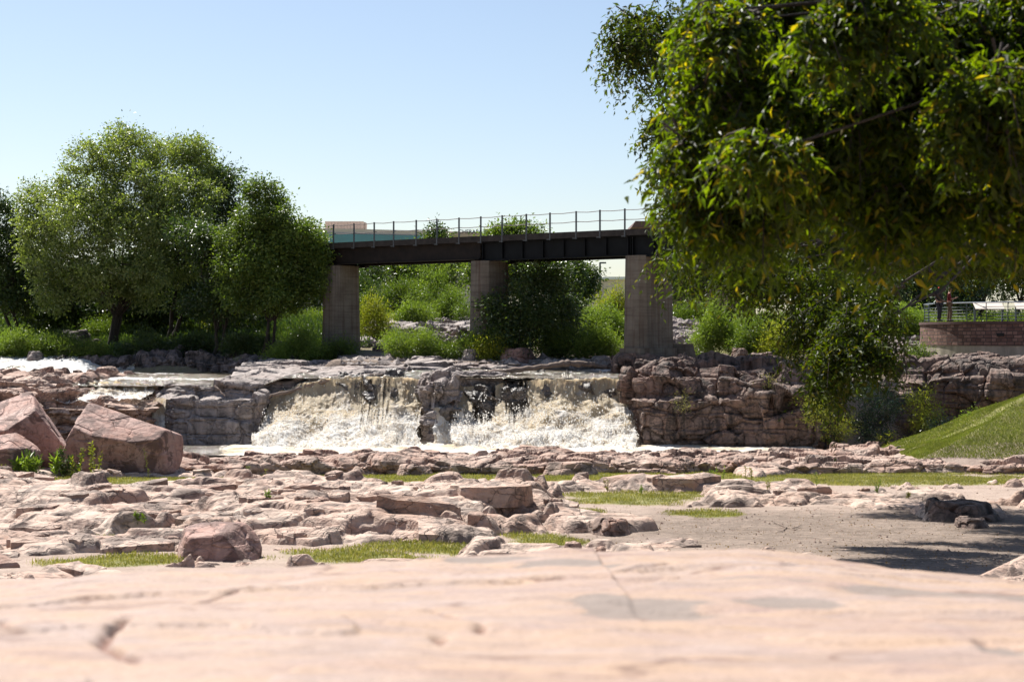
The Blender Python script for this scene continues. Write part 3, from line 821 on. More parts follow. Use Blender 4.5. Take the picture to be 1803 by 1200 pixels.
def dA(px, v):
    d = np.interp(px, [465, 500, 560, 600, 630, 680, 692, 704, 745], [.85, .95, .80, .64, .52, .48, .60, 1.05, 1.05])
    d2 = np.interp(px, [465, 500, 560, 600, 630, 680, 692, 704, 745], [1.1, 1.15, .95, .75, .62, .62, .8, 1.2, 1.2])
    k = sstep(.45, .97, v)
    return d * (1 - k) + d2 * k + .25 * (v < .02)
def dB(px, v):
    d = np.interp(px, [800, 834, 840, 868, 876, 884, 900, 926, 940, 960, 1105], [.72, .7, .15, .15, .75, .5, .28, .36, .75, 1.0, 1.05])
    d2 = np.interp(px, [800, 834, 868, 900, 930, 960, 1105], [.75, .8, .72, .62, .9, 1.1, 1.15])
    k = sstep(.25, .75, v)
    return d * (1 - k) + d2 * k
drops = [fall_sheet('waterfall', 464, 747, 4.6, dA, 61, 'left fall: white and tan water streaking over dark rock', nspray=9000),
         fall_sheet('waterfall', 800, 1108, 4.8, dB, 71, 'right fall: broad white churning water between pillar and cliff', nspray=13000),
         fall_sheet('waterfall', 764, 822, 1.1, lambda px, v: .62 + .3 * v + 0 * px, 77, 'white water sliding off the wet boulder at the foot of the pillar', nspray=900, Yl=82.5, topback=.8, lipf=lambda px: 0 * px - 3.2, tan=.1),
         fall_sheet('waterfall', 276, 304, 1.5, lambda px, v: .62 + .15 * v + 0 * px, 79, 'thin trickle falling into the pool left of the grey outcrop', nspray=500, Yl=83.2, topback=2.5, lipf=lambda px: 0 * px - 2.75, tan=.1),
         fall_sheet('waterfall', 118, 268, 1.8, lambda px, v: .95 + 0 * px, 83, 'low tan and white cascade between the left rock bank and the grey outcrop', nspray=1500, Yl=85.2, topback=2, zbase=-2.72, lipf=lambda px: 0 * px - 2.12, tan=.6, res=.05),
         fall_sheet('waterfall', -60, 108, 5.0, lambda px, v: .9 + 0 * px, 87, 'far white rapid beneath the green bank at the left edge', nspray=1500, Yl=103.5, topback=5, zbase=-1.95, lipf=lambda px: 0 * px - .82, tan=.55, res=.07)]
rs = np.random.RandomState(4); nb = 4500
pxb = np.where(rs.rand(nb) < .45, rs.uniform(468, 742, nb), rs.uniform(800, 1104, nb)); hb = rs.rand(nb) ** 2.2
Yb_ = rs.uniform(79.2, 82.2, nb); cl = fbm(np.stack([pxb * .04, Yb_ * 1.2, hb * 0], 1), 8, 3)
drops.append(np.stack([(pxb - 901.5) / F * 83, Yb_, -4.95 + (Yb_ - 79.2) * .45 + hb * (.35 + 1.3 * np.clip(cl + .2, 0, 1))], 1))
allP = np.vstack(drops)
spray('spray', allP, .022, 5, 'droplets of spray thrown up by the waterfalls')

def water_sheet(name, Xr, Yr, res, zf, ff, mat, amp, seed, label):
    xs = np.arange(Xr[0], Xr[1], res); ys = np.arange(Yr[0], Yr[1], res * 1.2)
    Yg, Xg = np.meshgrid(ys, xs, indexing='ij')
    X = Xg.ravel().astype(np.float32); Y = Yg.ravel().astype(np.float32)
    P = np.stack([X * .8, Y * 1.2, 0 * X], 1)
    fo = ff(X, Y)
    wv = fbm(P * 1.1, seed, 3) * .6 + (1 - np.abs(fbm(P * 2.6, seed + 4, 4)) * 2) * .5
    a = amp * (.45 + 1.3 * np.clip(fo, 0, 1))
    Z = zf(X, Y) + wv * a
    o = mesh_np(name, np.stack([X, Y, Z], 1), grid_quads(*Xg.shape), mat, smooth=True, attrs={'foam': fo})
    return tag(o, label, kind='structure')
def river_z(X, Y):
    r = np.interp(Y, [84, 85, 88, 96, 104], [-1.95, -1.78, -1.62, -1.28, -1.15])
    l = np.interp(Y, [84, 86, 101, 104], [-2.3, -2.1, -1.86, -1.8])
    k = sstep(-11.2, -12.6, X - (Y - 84) * .03)
    z = r * (1 - k) + l * k
    far = sstep(-23.2, -25.5, X - (101 - Y) * -.1) * sstep(96, 103, Y)
    return z + far * .9
def river_f(X, Y):
    P = np.stack([X * .35, Y * .9, 0 * X], 1)
    f = .22 + .5 * fbm(P, 201, 3)  # riffle foam; its white patches also stand in for sun glitter
    f += .0 + .4 * ((X < -9) & (np.abs(Y - 90) < 1.2))
    f += .08 * sstep(2.0, 5.0, X)
    f += .6 * (X < -24) * sstep(95, 100, Y)
    return f
water_sheet('river', (-46, 6.6), (84.5, 105), .09, river_z, river_f, M['river'], .13, 211, 'brown rippled river above the falls')
def pool_f(X, Y):
    e = sstep(-14.5, -11.5, X) * 1.0 + .12
    return np.clip(e * (.72 + .5 * sstep(76, 80, Y)), 0, 1.2)
water_sheet('pool', (-27, 14), (74.6, 84.4), .06, lambda X, Y: -5.02 + 0 * X + .10 * sstep(79, 82, Y) * sstep(-13, -11, X), pool_f, M['pool'], .07, 221, 'foaming pool below the waterfall')

#@@SECTION3
# ------------------------------------------------------------------ boulders
def boulder(name, c, size, planes, mat, label, group=None, seed=0, n=90, rough=.04, cat='boulder', rz=0, blk=.12, sharp=14):
    """planes: list of (nx,ny,nz,d): cuts of a unit ball; radial function over directions"""
    th = np.linspace(0, 2 * PI, n * 2 + 1); ph = np.linspace(-PI / 2 + .001, PI / 2 - .001, n)
    T_, P_ = np.meshgrid(th, ph)
    D = np.stack([np.cos(P_) * np.cos(T_), np.cos(P_) * np.sin(T_), np.sin(P_)], 2).reshape(-1, 3)
    acc = np.full(len(D), 1.0 / 1.25 ** sharp)
    for (a, b, cc, d) in planes:
        nv = np.array([a, b, cc], float); nv /= np.linalg.norm(nv)
        k = D @ nv / d
        acc += np.clip(k, 0, None) ** sharp
    r = 1 / acc ** (1.0 / sharp)
    V = D * r[:, None] * np.array(size) / 2
    if rz:
        c_, s_ = math.cos(rz), math.sin(rz); V = np.stack([V[:, 0] * c_ - V[:, 1] * s_, V[:, 0] * s_ + V[:, 1] * c_, V[:, 2]], 1)
    Pw = (V + np.array(c)).astype(np.float32)
    sz = float(np.mean(size))
    off = blocky(Pw, (sz * .33, sz * .33, sz * .22), seed, sz * blk * .5) + rough * sz * .3 * fbm(Pw * 2.2 / sz * 2, seed + 3, 4)
    V = V + D * off[:, None]
    V = V.reshape(n, 2 * n + 1, 3); V[:, -1] = V[:, 0]; V[0] = V[0].mean(0); V[-1] = V[-1].mean(0)
    o = mesh_np(name, V.reshape(-1, 3), grid_quads(n, 2 * n + 1), mat)
    o.location = c
    return tag(o, label, cat, group)

BL = [  # the three big ones on the left
    ('boulder', (W(206, 770, 63.5)[0], 63.7, -3.75), (4.5, 3.2, 3.1), [(.22, -.50, .84, .42), (0, -1, -.25, .62), (.55, -.8, -.1, .72), (1, -.25, .1, .80), (-1, -.1, .35, .80), (-.6, -.8, -.2, .7), (.45, .1, .9, .62), (0, 1, 0, .8), (0, 0, -1, .8)],
     'large pale topped boulder leaning toward the grass, right of its darker red neighbour', 101),
    ('boulder', (W(50, 765, 64.5)[0] - .4, 64.6, -3.65), (4.0, 3.4, 3.5), [(-.35, -.42, .84, .50), (.72, -.68, .05, .52), (-.5, -.85, -.25, .6), (.5, -.6, -.6, .7), (.85, .1, .5, .62), (0, 1, 0, .8), (0, 0, -1, .8), (-1, 0, 0, .9)],
     'tall tilted orange red boulder with a flat sloping top behind the smallest of the trio', 102),
    ('boulder', (W(2, 800, 62)[0], 62.2, -4.35), (2.3, 2.0, 2.1), [(-.2, -.3, .9, .6), (.9, -.5, .1, .7), (-.2, -1, 0, .65), (.5, -.2, .8, .72), (0, 0, -1, .8)],
     'squat dark red boulder cut by the left edge, in front of the tall tilted one', 103)]
for nm, c, sz, pl, lab, sd in BL:
    boulder(nm, c, sz, pl, M['boulder'], lab, 'big boulders beside the pool', sd, n=150, rough=.02, blk=.035, sharp=30)
def flatb(px0, px1, py0, py1, Y, lab, seed, mat='grey_rock', depth=.8, group=None, pl=None, n=50, blk=.14):
    x0 = W(px0, 0, Y)[0]; x1 = W(px1, 0, Y)[0]; zt = zy(py0, Y); zb = zy(py1, Y)
    h = (zt - zb) * 1.3
    pl = pl or [(0, 0, 1, .72), (-.6, -.7, .3, .72), (.6, -.6, .25, .72), (0, -1, .1, .72), (1, .1, .2, .85), (-1, .2, .1, .85), (.2, .5, .8, .78)]
    return boulder('boulder', ((x0 + x1) / 2, Y + depth * .3, (zt + zb) / 2 - h * .06), ((x1 - x0) * 1.12, depth * 1.6, h * 1.18), pl, M[mat], lab, group, seed, n=n, blk=blk)
flatb(309, 434, 933, 992, 31.5, 'smooth pinkish brown boulder resting on the slabs beside the strip of grass', 111, 'boulder', 1.0,
      pl=[(-.1, -.25, 1, .72), (0, -1, .15, .62), (.9, -.5, .5, .78), (-1, -.3, .2, .8), (0, 0, -1, .6)], n=90, blk=.05)
flatb(881, 940, 612, 643, 91.5, 'reddish boulder at the back of the stream in front of the dark thicket', 112, 'boulder', 1.6, n=60)
flatb(814, 845, 615, 641, 92, 'squarish grey boulder left of the reddish one behind the stream', 113, 'grey_rock', 1.0)
flatb(722, 782, 627, 643, 91.8, 'low flat grey boulder below the bright bushes under the first span', 114, 'grey_rock', 1.2)
flatb(1290, 1318, 612, 629, 92, 'small dark boulder on the shelf right of the nearest pier', 115, 'cliff', 1.0)
flatb(1041, 1078, 626, 640, 90.5, 'small rounded grey boulder against the footing of the nearest pier', 116, 'grey_rock', 1.0)
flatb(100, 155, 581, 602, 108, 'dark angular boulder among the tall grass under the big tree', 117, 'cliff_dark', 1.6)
flatb(48, 72, 618, 630, 101, 'small flat rock in the white rapid under the green bank', 118, 'grey_rock', 1.0)
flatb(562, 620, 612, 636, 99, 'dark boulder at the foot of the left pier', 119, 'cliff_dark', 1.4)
flatb(655, 690, 605, 634, 100, 'dark reddish block between the left pier and the bright bushes', 120, 'cliff', 1.6)
flatb(960, 1050, 812, 838, 64.6, 'rounded pink block at the foot of the rock shelf, widest of its row', 121, 'ledge', 1.0, n=60)
flatb(1236, 1290, 866, 896, 52, 'dark faced block at the left end of the ledge above the bare dirt', 122, 'ledge', .9, n=60)
flatb(1640, 1765, 884, 925, 42.5, 'wide dark boulder under the tree shade at the edge of the bare dirt', 123, 'cliff', 1.6, n=70)
flatb(1690, 1745, 912, 935, 40, 'small dark boulder in the tree shade, in front of the wide one', 124, 'cliff', .8)
flatb(1045, 1110, 915, 945, 38.5, 'low pink rock rising out of the soil at the left end of the bare dirt', 125, 'ledge', 1.0, n=60)
m_ = [(150, 215, 828, 845, 61.5, 'thin flat stone in front of the large pale topped boulder'), (1420, 1470, 872, 893, 51, 'brown block in the middle of the ledge above the bare dirt'),
      (1500, 1560, 872, 895, 50.5, 'brown block at the right end of the ledge above the bare dirt'), (700, 760, 818, 836, 64.4, 'cracked pink block at the foot of the rock shelf below the pillar')]
for i, (a, b, c, d, Yv, lab) in enumerate(m_): flatb(a, b, c, d, Yv, lab, 130 + i, 'ledge', .8)

# ------------------------------------------------------------------ foreground rock (on which the camera is held)
def fore_mat():
    m, nt, out = newmat('foreground_quartzite'); g = N(nt); p = g.pos()
    q = g.mapping(p, (.55, 1.3, 1), (0, 0, .12))
    n1 = g.noise(q, 1.1, 6, .6, dist=.8); n2 = g.noise(q, 3.2, 7, .65, dist=.5); n3 = g.noise(p, 30, 5, .7)
    c = g.ramp(n1, [(.28, (.22, .15, .125)), (.42, (.275, .197, .168)), (.56, (.305, .23, .195)), (.7, (.295, .232, .215))])
    c = g.mix(g.ramp(n2, [(.40, 0.0), (.62, .95)]), c, (.325, .225, .16))
    c = g.mix(.35, c, g.ramp(n3, [(.25, .25), (.5, .5), (.75, .75)]), 'OVERLAY')
    sp = g.noise(q, 1.9, 8, .7, dist=1.0)
    c = g.mix(g.ramp(sp, [(.52, 0.0), (.66, .8)]), c, (.24, .18, .155))
    s = g.math('ADD', g.attr('stain'), g.math('MULTIPLY', g.math('SUBTRACT', g.noise(q, 5, 6, .7), .5), .9))
    c = g.mix(g.ramp(s, [(.30, 0.0), (.55, .9)]), c, (.19, .155, .135))
    pit = g.noise(g.mapping(p, (1, 2.2, 1)), 11, 8, .75, dist=.6)
    c = g.mix(g.ramp(pit, [(.57, 0.0), (.66, .55)]), c, (.22, .15, .12))
    c = g.mix(g.ramp(g.attr('crack'), [(.2, 0.0), (.9, .85)]), c, (.16, .08, .06))
    vv = g.new('ShaderNodeVectorMath'); vv.operation = 'MULTIPLY_ADD'; nc = g.new('ShaderNodeTexNoise'); nc.inputs['Scale'].default_value = 1.3; nc.inputs['Detail'].default_value = 6
    g.link(q, nc.inputs['Vector']); g.link(nc.outputs['Color'], vv.inputs[0]); vv.inputs[1].default_value = (.9, .9, .9); g.link(q, vv.inputs[2])
    cv = g.new('ShaderNodeTexVoronoi'); cv.feature = 'DISTANCE_TO_EDGE'; cv.inputs['Scale'].default_value = .75; g.link(vv.outputs[0], cv.inputs['Vector'])
    ckf = g.math('MULTIPLY', g.ramp(cv.outputs['Distance'], [(0.0, 1.0), (.018, 0.0)]), g.ramp(g.noise(q, 1.5, 3, .6), [(.42, 0.0), (.52, .8)]))
    c = g.mix(ckf, c, (.15, .09, .07))
    c = g.mix(.3, c, g.ramp(g.noise(p, 90, 3, .8), [(.3, .15), (.5, .5), (.7, .85)]), 'OVERLAY')
    b = g.bump(g.math('ADD', g.math('MULTIPLY', g.noise(q, 4, 8, .65), 1.0), g.math('MULTIPLY', n3, .1)), .55, .06)
    g.link(g.bsdf(c, .8, b, .25), out.inputs[0]); return m
M['fore'] = fore_mat()
def fore_pt(px, py):      # place on the rock seen at that spot
    t = (py - 600) / F
    # z = -(0.75 + .058*(Y))   and z = -t*Y
    Yv = .72 / (t - .0545); return (px - 901.5) / F * Yv, Yv
ysf = np.concatenate([np.linspace(-3, 2, 20), np.linspace(2.1, 13.5, 420), np.linspace(13.6, 15, 12)]); xsf = np.concatenate([np.linspace(-9, -3, 60)[:-1], np.linspace(-3, 3, 420), np.linspace(3, 9, 60)[1:]])
Yg, Xg = np.meshgrid(ysf, xsf, indexing='ij'); X = Xg.ravel().astype(np.float32); Y = Yg.ravel().astype(np.float32)
P = np.stack([X, Y, 0 * X], 1)
Pq = np.stack([X * .5 + Y * .1, Y * 1.2, 0 * X], 1).astype(np.float32)
zf = -(.72 + .0545 * Y)
ex = np.array([-9, -3.2, -2.9, -1.9, -1.2, -.6, .2, 1.3, 1.6, 2.0, 2.5, 3.2, 9]); ez = np.array([-.22, -.17, -.15, -.035, -.01, .03, .085, .085, .06, .03, -.02, -.04, -.1])
rise = np.interp(X, ex, ez) * .8 - .055 * np.ones(len(X)) - .03 * (X > .5)
zf = zf + rise * sstep(5.5, 9.5, Y) + .045 * fbm(np.stack([X * 1.3, Y * .6, 0 * X], 1), 420, 4) * sstep(7, 9.5, Y) + .035 * fbm(Pq * .9, 401, 4) + .012 * fbm(P * 3, 402, 4)
f1, f2, hh, dl = voronoi(Pq * np.array([.9, .8, 1], np.float32) + .5 * np.stack([fbm(P * .7, 405, 3), fbm(P * .7, 406, 3), 0 * X], 1).astype(np.float32), 403, 2, .9)
zf = zf + (np.round(hf(rehash(hh, 5)) * 3) / 3 - .5) * .03
crack = np.zeros(len(X))
for pts in ([(752, 1075), (800, 1090), (850, 1098), (846, 1112)], [(222, 1103), (192, 1120), (180, 1138), (240, 1168)], [(470, 1078), (500, 1078)], [(1725, 1127), (1803, 1140)],
            [(700, 1003), (735, 1008)], [(770, 1120), (778, 1138)], [(905, 1020), (990, 1022)], [(0, 1100), (15, 1112)], [(1080, 1000), (1180, 990)], [(330, 1050), (480, 1012)]):
    W_ = [fore_pt(*q) for q in pts]
    for (ax, ay), (bx, by) in zip(W_[:-1], W_[1:]):
        vx, vy = bx - ax, by - ay; L2 = vx * vx + vy * vy
        t = np.clip(((X - ax) * vx + (Y - ay) * vy) / L2, 0, 1)
        d = np.hypot(X - (ax + t * vx), (Y - (ay + t * vy)) * .6) + .02 * fbm(P * 9, 407, 2)
        crack = np.maximum(crack, np.exp(-(d / .022) ** 2))
zf = zf - .035 * crack
stain = np.zeros(len(X))
for (sx, sy, rx, ry) in ((1120, 1072, 150, 14), (1400, 1064, 90, 10), (1680, 1040, 240, 16), (1350, 1014, 130, 7), (1000, 992, 120, 6), (200, 1112, 12, 8), (1060, 1062, 60, 6), (1760, 1140, 40, 12), (860, 985, 90, 4)):
    cx, cy = fore_pt(sx, sy); c2, cy2 = fore_pt(sx, sy + ry)
    ryw = max(abs(cy2 - cy), .05); rxw = rx / F * cy
    d = np.sqrt(((X - cx) / rxw) ** 2 + ((Y - cy) / ryw) ** 2) + .7 * fbm(Pq * 3.2, 409, 5, .65) + .1
    stain = np.maximum(stain, 1 - sstep(.6, 1.3, d))
zf = zf - .012 * stain + .006 * fbm(P * 9, 411, 4, .65) + .01 * (1 - 2 * np.abs(fbm(Pq * 2.5, 412, 4)))
edgeY = 10.2 + .5 * np.sin(X * 1.1) + .35 * fbm(np.stack([X * .8, 0 * X, 0 * X], 1), 410, 3)
over = np.clip(Y - edgeY, 0, None)
zf = zf - .16 * over ** 1.5 - .55 * np.clip(over - .8, 0, None) ** 1.5
side = np.clip(np.abs(X) - 5.5, 0, None); zf = zf - .25 * side ** 1.6 - .5 * np.clip(-Y - .5, 0, None) ** 1.5
zf = np.maximum(zf, -4.4)
# clear of the lens
zf = np.where(np.hypot(X, Y) < 2.5, np.minimum(zf, -.8), zf)
fr = mesh_np('foreground_rock', np.stack([X, Y, zf], 1), grid_quads(len(ysf), len(xsf)), M['fore'], smooth=True, attrs={'crack': crack, 'stain': stain})
tag(fr, 'broad pale pink rock surface nearest the viewer, with dark hollows', kind='structure')

# ------------------------------------------------------------------ driftwood
def log_(pts, rads, label, seed):
    P = []
    rs = np.random.RandomState(seed)
    pts = [np.array(W(*p)) for p in pts]
    k = 8
    for i in range(len(pts) - 1):
        for j in range(k):
            t = j / k; P.append(pts[i] * (1 - t) + pts[i + 1] * t + rs.randn(3) * .02)
    P.append(pts[-1]); r = np.interp(np.linspace(0, len(rads) - 1, len(P)), np.arange(len(rads)), rads) * (1 + .12 * rs.randn(len(P)))
    mb = MB(); mb.tube(P, list(r), 10)
    o = mb.build('driftwood_log', M['drift'], local=tuple(pts[0])); tag(o, label, 'log', 'driftwood above the falls')
    return o, P
_, lp = log_([(840, 655, 86.2), (900, 652, 86), (960, 645, 86.5), (1000, 639, 87), (1040, 641, 87.5), (1075, 647, 88), (1102, 645, 88.5)], [.07, .13, .13, .16, .13, .10, .05], 'long crooked driftwood trunk lying across the water above the right fall', 1)
log_([(452, 704, 83.9), (520, 686, 84.3), (570, 672, 84.5), (630, 664, 84.8), (672, 660, 85.2)], [.08, .10, .12, .13, .08], 'dark slanting log lying along the brink of the left fall', 2)
log_([(378, 678, 83.6), (396, 697, 83.2)], [.05, .03], 'thin bleached branch on top of the grey outcrop', 3)

# ------------------------------------------------------------------ railway bridge
M['steel'] = simple_mat('black_girder_paint', (.004, .005, .006), .6, .5, 2, .2, .15)
M['rust'] = simple_mat('rusty_girder', (.012, .008, .006), .75, .6, 2.5, .3, .3)
M['rail'] = simple_mat('galvanised_post', (.06, .07, .075), .5, .3, 5, .1, .5)
M['cable'] = simple_mat('handrail_pipe', (.16, .14, .13), .5, .3, 5, .1, .5)
M['ties'] = simple_mat('deck_timber', (.035, .03, .026), .85, .4, 3, .3)
def conc_mat():
    m, nt, out = newmat('old_pier_concrete'); g = N(nt); p = g.pos()
    n = g.noise(p, 1.2, 7, .65); c = g.ramp(n, [(.3, (.12, .102, .08)), (.7, (.19, .168, .135))])
    bd = g.noise(g.mapping(p, (.4, .4, 9)), 1.0, 3, .6)
    c = g.mix(g.ramp(bd, [(.5, 0.0), (.62, .4)]), c, (.08, .06, .05))
    st = g.noise(g.mapping(p, (3.1, 3.1, .10)), 1.0, 7, .7, dist=.15)
    c = g.mix(g.ramp(st, [(.50, 0.0), (.66, .75)]), c, (.075, .042, .028))
    st2 = g.noise(g.mapping(p, (3.1, 3.1, .1), (0, 0, 0), (7, 3, 1)), 1.0, 4, .6)
    c = g.mix(g.ramp(st2, [(.58, 0.0), (.72, .4)]), c, (.20, .175, .15))
    b = g.bump(g.math('ADD', g.noise(g.mapping(p, (1, 1, 4)), 3, 6, .6), bd), .5, .03)
    g.link(g.bsdf(c, .9, b, .2), out.inputs[0]); return m
M['pier'] = conc_mat()
BR = np.array([7.2, 87.0]); BD = np.array([-17.5, 13.0]); BD = BD / np.linalg.norm(BD); BN = np.array([BD[1], -BD[0]]); BN = -BN if BN[1] < 0 else BN
def bp(t, n, z): q = BR + BD * t + BN * n; return (float(q[0]), float(q[1]), z)
ZD, ZB = 5.72, 4.42
root = empty('railway_bridge', bp(11, 1.3, -1.2)); tag(root, 'black steel girder bridge on three concrete piers with a thin post handrail', 'bridge')
def bpart(mb, name, mat, parent=root, smooth=False):
    o = mb.build(name, mat, None, smooth); o.parent = parent
    mw = parent.location.copy() if parent is root else Vector((0, 0, 0))
    o.location = -mw; return o
bax = (BD[0], BD[1], 0)
spans = [(-11.5, 1.35, 4.35, 'steel'), (1.4, 11.1, 4.42, 'steel'), (11.2, 22.3, 4.52, 'rust'), (22.4, 28.5, 4.5, 'rust')]
for (t0, t1, zb, mt) in spans:
    mb = MB(); tm = (t0 + t1) / 2; L = t1 - t0
    for nn in (0.12, 2.5):
        mb.box(bp(tm, nn, (ZD - .32 + zb) / 2 + .0), (L, .05, ZD - .32 - zb), bax)
        mb.box(bp(tm, nn, zb - .02), (L, .34, .05), bax); mb.box(bp(tm, nn, ZD - .30), (L, .34, .05), bax)
        k = int(L / 1.25)
        if mt == 'steel' or nn > 1:
            for i in range(k + 1):
                tt = t0 + .12 + (L - .24) * i / k
                mb.box(bp(tt, nn - .09, (ZD - .34 + zb) / 2 + .01), (.05, .12, ZD - .42 - zb), bax)
    for i in range(int(L / 2.5) + 1):
        mb.box(bp(t0 + .3 + i * 2.5, 1.3, zb + .25), (.08, 2.2, .12), bax)
    bpart(mb, 'girder', M[mt])
mb = MB()
for i in range(int(39.6 / .42)):
    t = -11.3 + i * .42; mb.box(bp(t, 1.3, ZD - .16), (.22, 2.8, .2), bax)
bpart(mb, 'ties', M['ties'])
mb = MB(); mb.box(bp(8.55, 1.3, ZD - .02), (39.9, 2.9, .07), bax); mb.box(bp(8.55, -.27, ZD - .15), (39.9, .06, .32), bax); mb.box(bp(8.55, 2.77, ZD - .06), (39.9, .10, .17), bax)
bpart(mb, 'deck', M['ties'])
pt = []
rs = np.random.RandomState(3)
t = -10.9
while t < 28:
    pt.append(t + rs.randn() * .05); t += 1.556
tops = []
for side_n in (-.28,):
    for i, t in enumerate(pt):
        ln = rs.randn() * .02
        a = bp(t, side_n, ZD - .38); b = bp(t + ln, side_n, ZD + 1.08)
        mb = MB(); mb.box(((a[0] + b[0]) / 2, (a[1] + b[1]) / 2, (a[2] + b[2]) / 2), (.075, .06, b[2] - a[2]), bax)
        post = bpart(mb, 'post', M['rail'])
        mb = MB(); mb.box(bp(t + .12, side_n + .02, ZD - .26), (.2, .05, .2), bax)
        br = mb.build('bracket', M['rail']); br.parent = post
        tops.append(t)
for hh_, nm in ((1.02, 'rail'), (.52, 'rail')):
    mb = MB(); P_ = []
    for i, t in enumerate(pt):
        P_.append(bp(t, -.28, ZD + hh_ + .012 * math.sin(i * 2.1)))
        if i < len(pt) - 1: P_.append(bp((t + pt[i + 1]) / 2, -.28, ZD + hh_ - .03))
    mb.tube(P_, .022, 6); bpart(mb, nm, M['cable'])
def pier(t, zb, foot, lab=None, nn1=2.75):
    mb = MB()
    def poly(e, n0=-.35, n1=nn1):
        ch = .28
        a = [(-.62 - e, n0 + ch), (-.62 - e + ch, n0 - e), (.62 + e - ch, n0 - e), (.62 + e, n0 + ch), (.62 + e, n1 - ch), (.62 + e - ch, n1 + e), (-.62 - e + ch, n1 + e), (-.62 - e, n1 - ch)]
        return [tuple((BR + BD * (t + x) + BN * (y)).tolist()) for x, y in a][::-1]
    mb.prism(poly(.09), zb, 4.38 if t < 20 else 4.42, top=poly(0.0))
    o = bpart(mb, 'pier', M['pier'])
    # form lines
    mb = MB()
    mb.prism(poly(.30), zb - foot, zb + .02, top=poly(.27)); f = mb.build('footing', M['pier']); f.parent = o
    return o
for t_, zb_ in ((1.02, 4.35), (11.12, 4.42), (22.1, 4.5)):
    for nn in (.12, 2.5):
        for dt in (-.3, .3):
            mb = MB(); mb.box(bp(t_ + dt, nn, zb_ - .08), (.34, .4, .10), bax); bpart(mb, 'bearing', M['rust'])
pier(1.37 - .35, -.38, 1.0); pier(11.12, -.4, 1.4, nn1=2.0); pier(22.1, -.55, .8, nn1=1.9)

# concrete block beside the pier
mb = MB(); c = W(1203, 620, 90)
def sq(cx, cy, hx, hy): return [(cx - hx, cy - hy), (cx + hx, cy - hy), (cx + hx, cy + hy), (cx - hx, cy + hy)]
mb.prism(sq(c[0], 90, .72, .7), -1.35, -.14, top=sq(c[0] - .05, 90.1, .52, .6))
tag(mb.build('concrete_block', M['pier'], local=(c[0], 90, -1.3)), 'dark tapered concrete block right of the nearest pier', 'concrete block')

# ------------------------------------------------------------------ viewing platform
def stone_mat():
    m, nt, out = newmat('coursed_quartzite_wall'); g = N(nt); p = g.pos()
    uv = g.new('ShaderNodeAttribute'); uv.attribute_name = 'arc'
    sx = g.new('ShaderNodeSeparateXYZ'); g.link(p, sx.inputs[0])
    cx = g.new('ShaderNodeCombineXYZ'); g.link(uv.outputs['Fac'], cx.inputs[0]); g.link(sx.outputs[2], cx.inputs[1])
    br = g.new('ShaderNodeTexBrick'); br.inputs['Scale'].default_value = 1.0; br.inputs['Mortar Size'].default_value = .018
    br.inputs['Brick Width'].default_value = .40; br.inputs['Row Height'].default_value = .185; br.inputs['Bias'].default_value = .1
    br.inputs['Color1'].default_value = (.25, .15, .12, 1); br.inputs['Color2'].default_value = (.11, .06, .05, 1); br.inputs['Mortar'].default_value = (.07, .055, .05, 1)
    br.offset = .45; br.squash = .7; br.squash_frequency = 2
    wn = g.new('ShaderNodeVectorMath'); wn.operation = 'MULTIPLY_ADD'; nz = g.new('ShaderNodeTexNoise'); nz.inputs['Scale'].default_value = 2.2
    g.link(cx.outputs[0], nz.inputs[0]); g.link(nz.outputs['Color'], wn.inputs[0]); wn.inputs[1].default_value = (.16, .08, 0); g.link(cx.outputs[0], wn.inputs[2]); g.link(wn.outputs[0], br.inputs['Vector'])
    c = g.mix(.5, br.outputs['Color'], g.ramp(g.noise(p, 3, 6, .7), [(.3, .25), (.7, .75)]), 'OVERLAY')
    h = g.math('ADD', g.math('MULTIPLY', g.math('SUBTRACT', 1.0, br.outputs['Fac']), 1.0), g.math('MULTIPLY', g.noise(p, 7, 6, .7), .6))
    g.link(g.bsdf(c, .85, g.bump(h, .9, .05), .2), out.inputs[0]); return m
M['stone'] = stone_mat()
M['coping'] = simple_mat('coping_stone', (.10, .06, .055), .8, .25, 3, .3)
M['conc'] = simple_mat('stained_concrete', (.30, .26, .21), .9, .4, 1.2, .4, vscale=(1.6, 1.6, .35), bdist=.02)
M['steelrail'] = simple_mat('dark_green_rail', (.055, .075, .075), .35, .2, 5, .05, .5)
M['handrail'] = simple_mat('brushed_handrail', (.35, .37, .38), .3, .15, 5, .05, .6, .6)
M['panel'] = simple_mat('sign_panel', (.62, .55, .48), .4, .06, 3, .02, .4)
PC = (28.6, 93.4); PR = 6.1; PT = 1.02
plat = empty('viewing_platform', (PC[0], PC[1], -1.1)); tag(plat, 'round stone viewing platform on a stained concrete base at the top of the cliff', 'platform')
def ring(name, mat, r0, z0, z1, parent, n=160, r1=None, cap=True):
    r1 = r0 if r1 is None else r1
    zs = np.linspace(z0, z1, 12); A = np.linspace(0, 2 * PI, n + 1)
    Ag, Zg = np.meshgrid(A, zs); rr = r0 + (r1 - r0) * (Zg - z0) / (z1 - z0)
    V = np.stack([PC[0] + rr * np.cos(Ag), PC[1] + rr * np.sin(Ag), Zg], 2).reshape(-1, 3)
    arc = (Ag * r0).ravel(); Q = grid_quads(12, n + 1); T = None
    if cap:
        V = np.vstack([V, [[PC[0], PC[1], z1]]]); arc = np.append(arc, 0); b = 11 * (n + 1)
        T = [(b + i, b + i + 1, len(V) - 1) for i in range(n)]
    o = mesh_np(name, V - np.array(plat.location), Q, mat, plat, T=T, attrs={'arc': arc}); return o
w_ = ring('wall', M['stone'], PR, -.25, PT - .14, plat)
ring('coping', M['coping'], PR + .06, PT - .14, PT, plat)
ring('base', M['conc'], PR - .03, -1.9, -.25, plat)
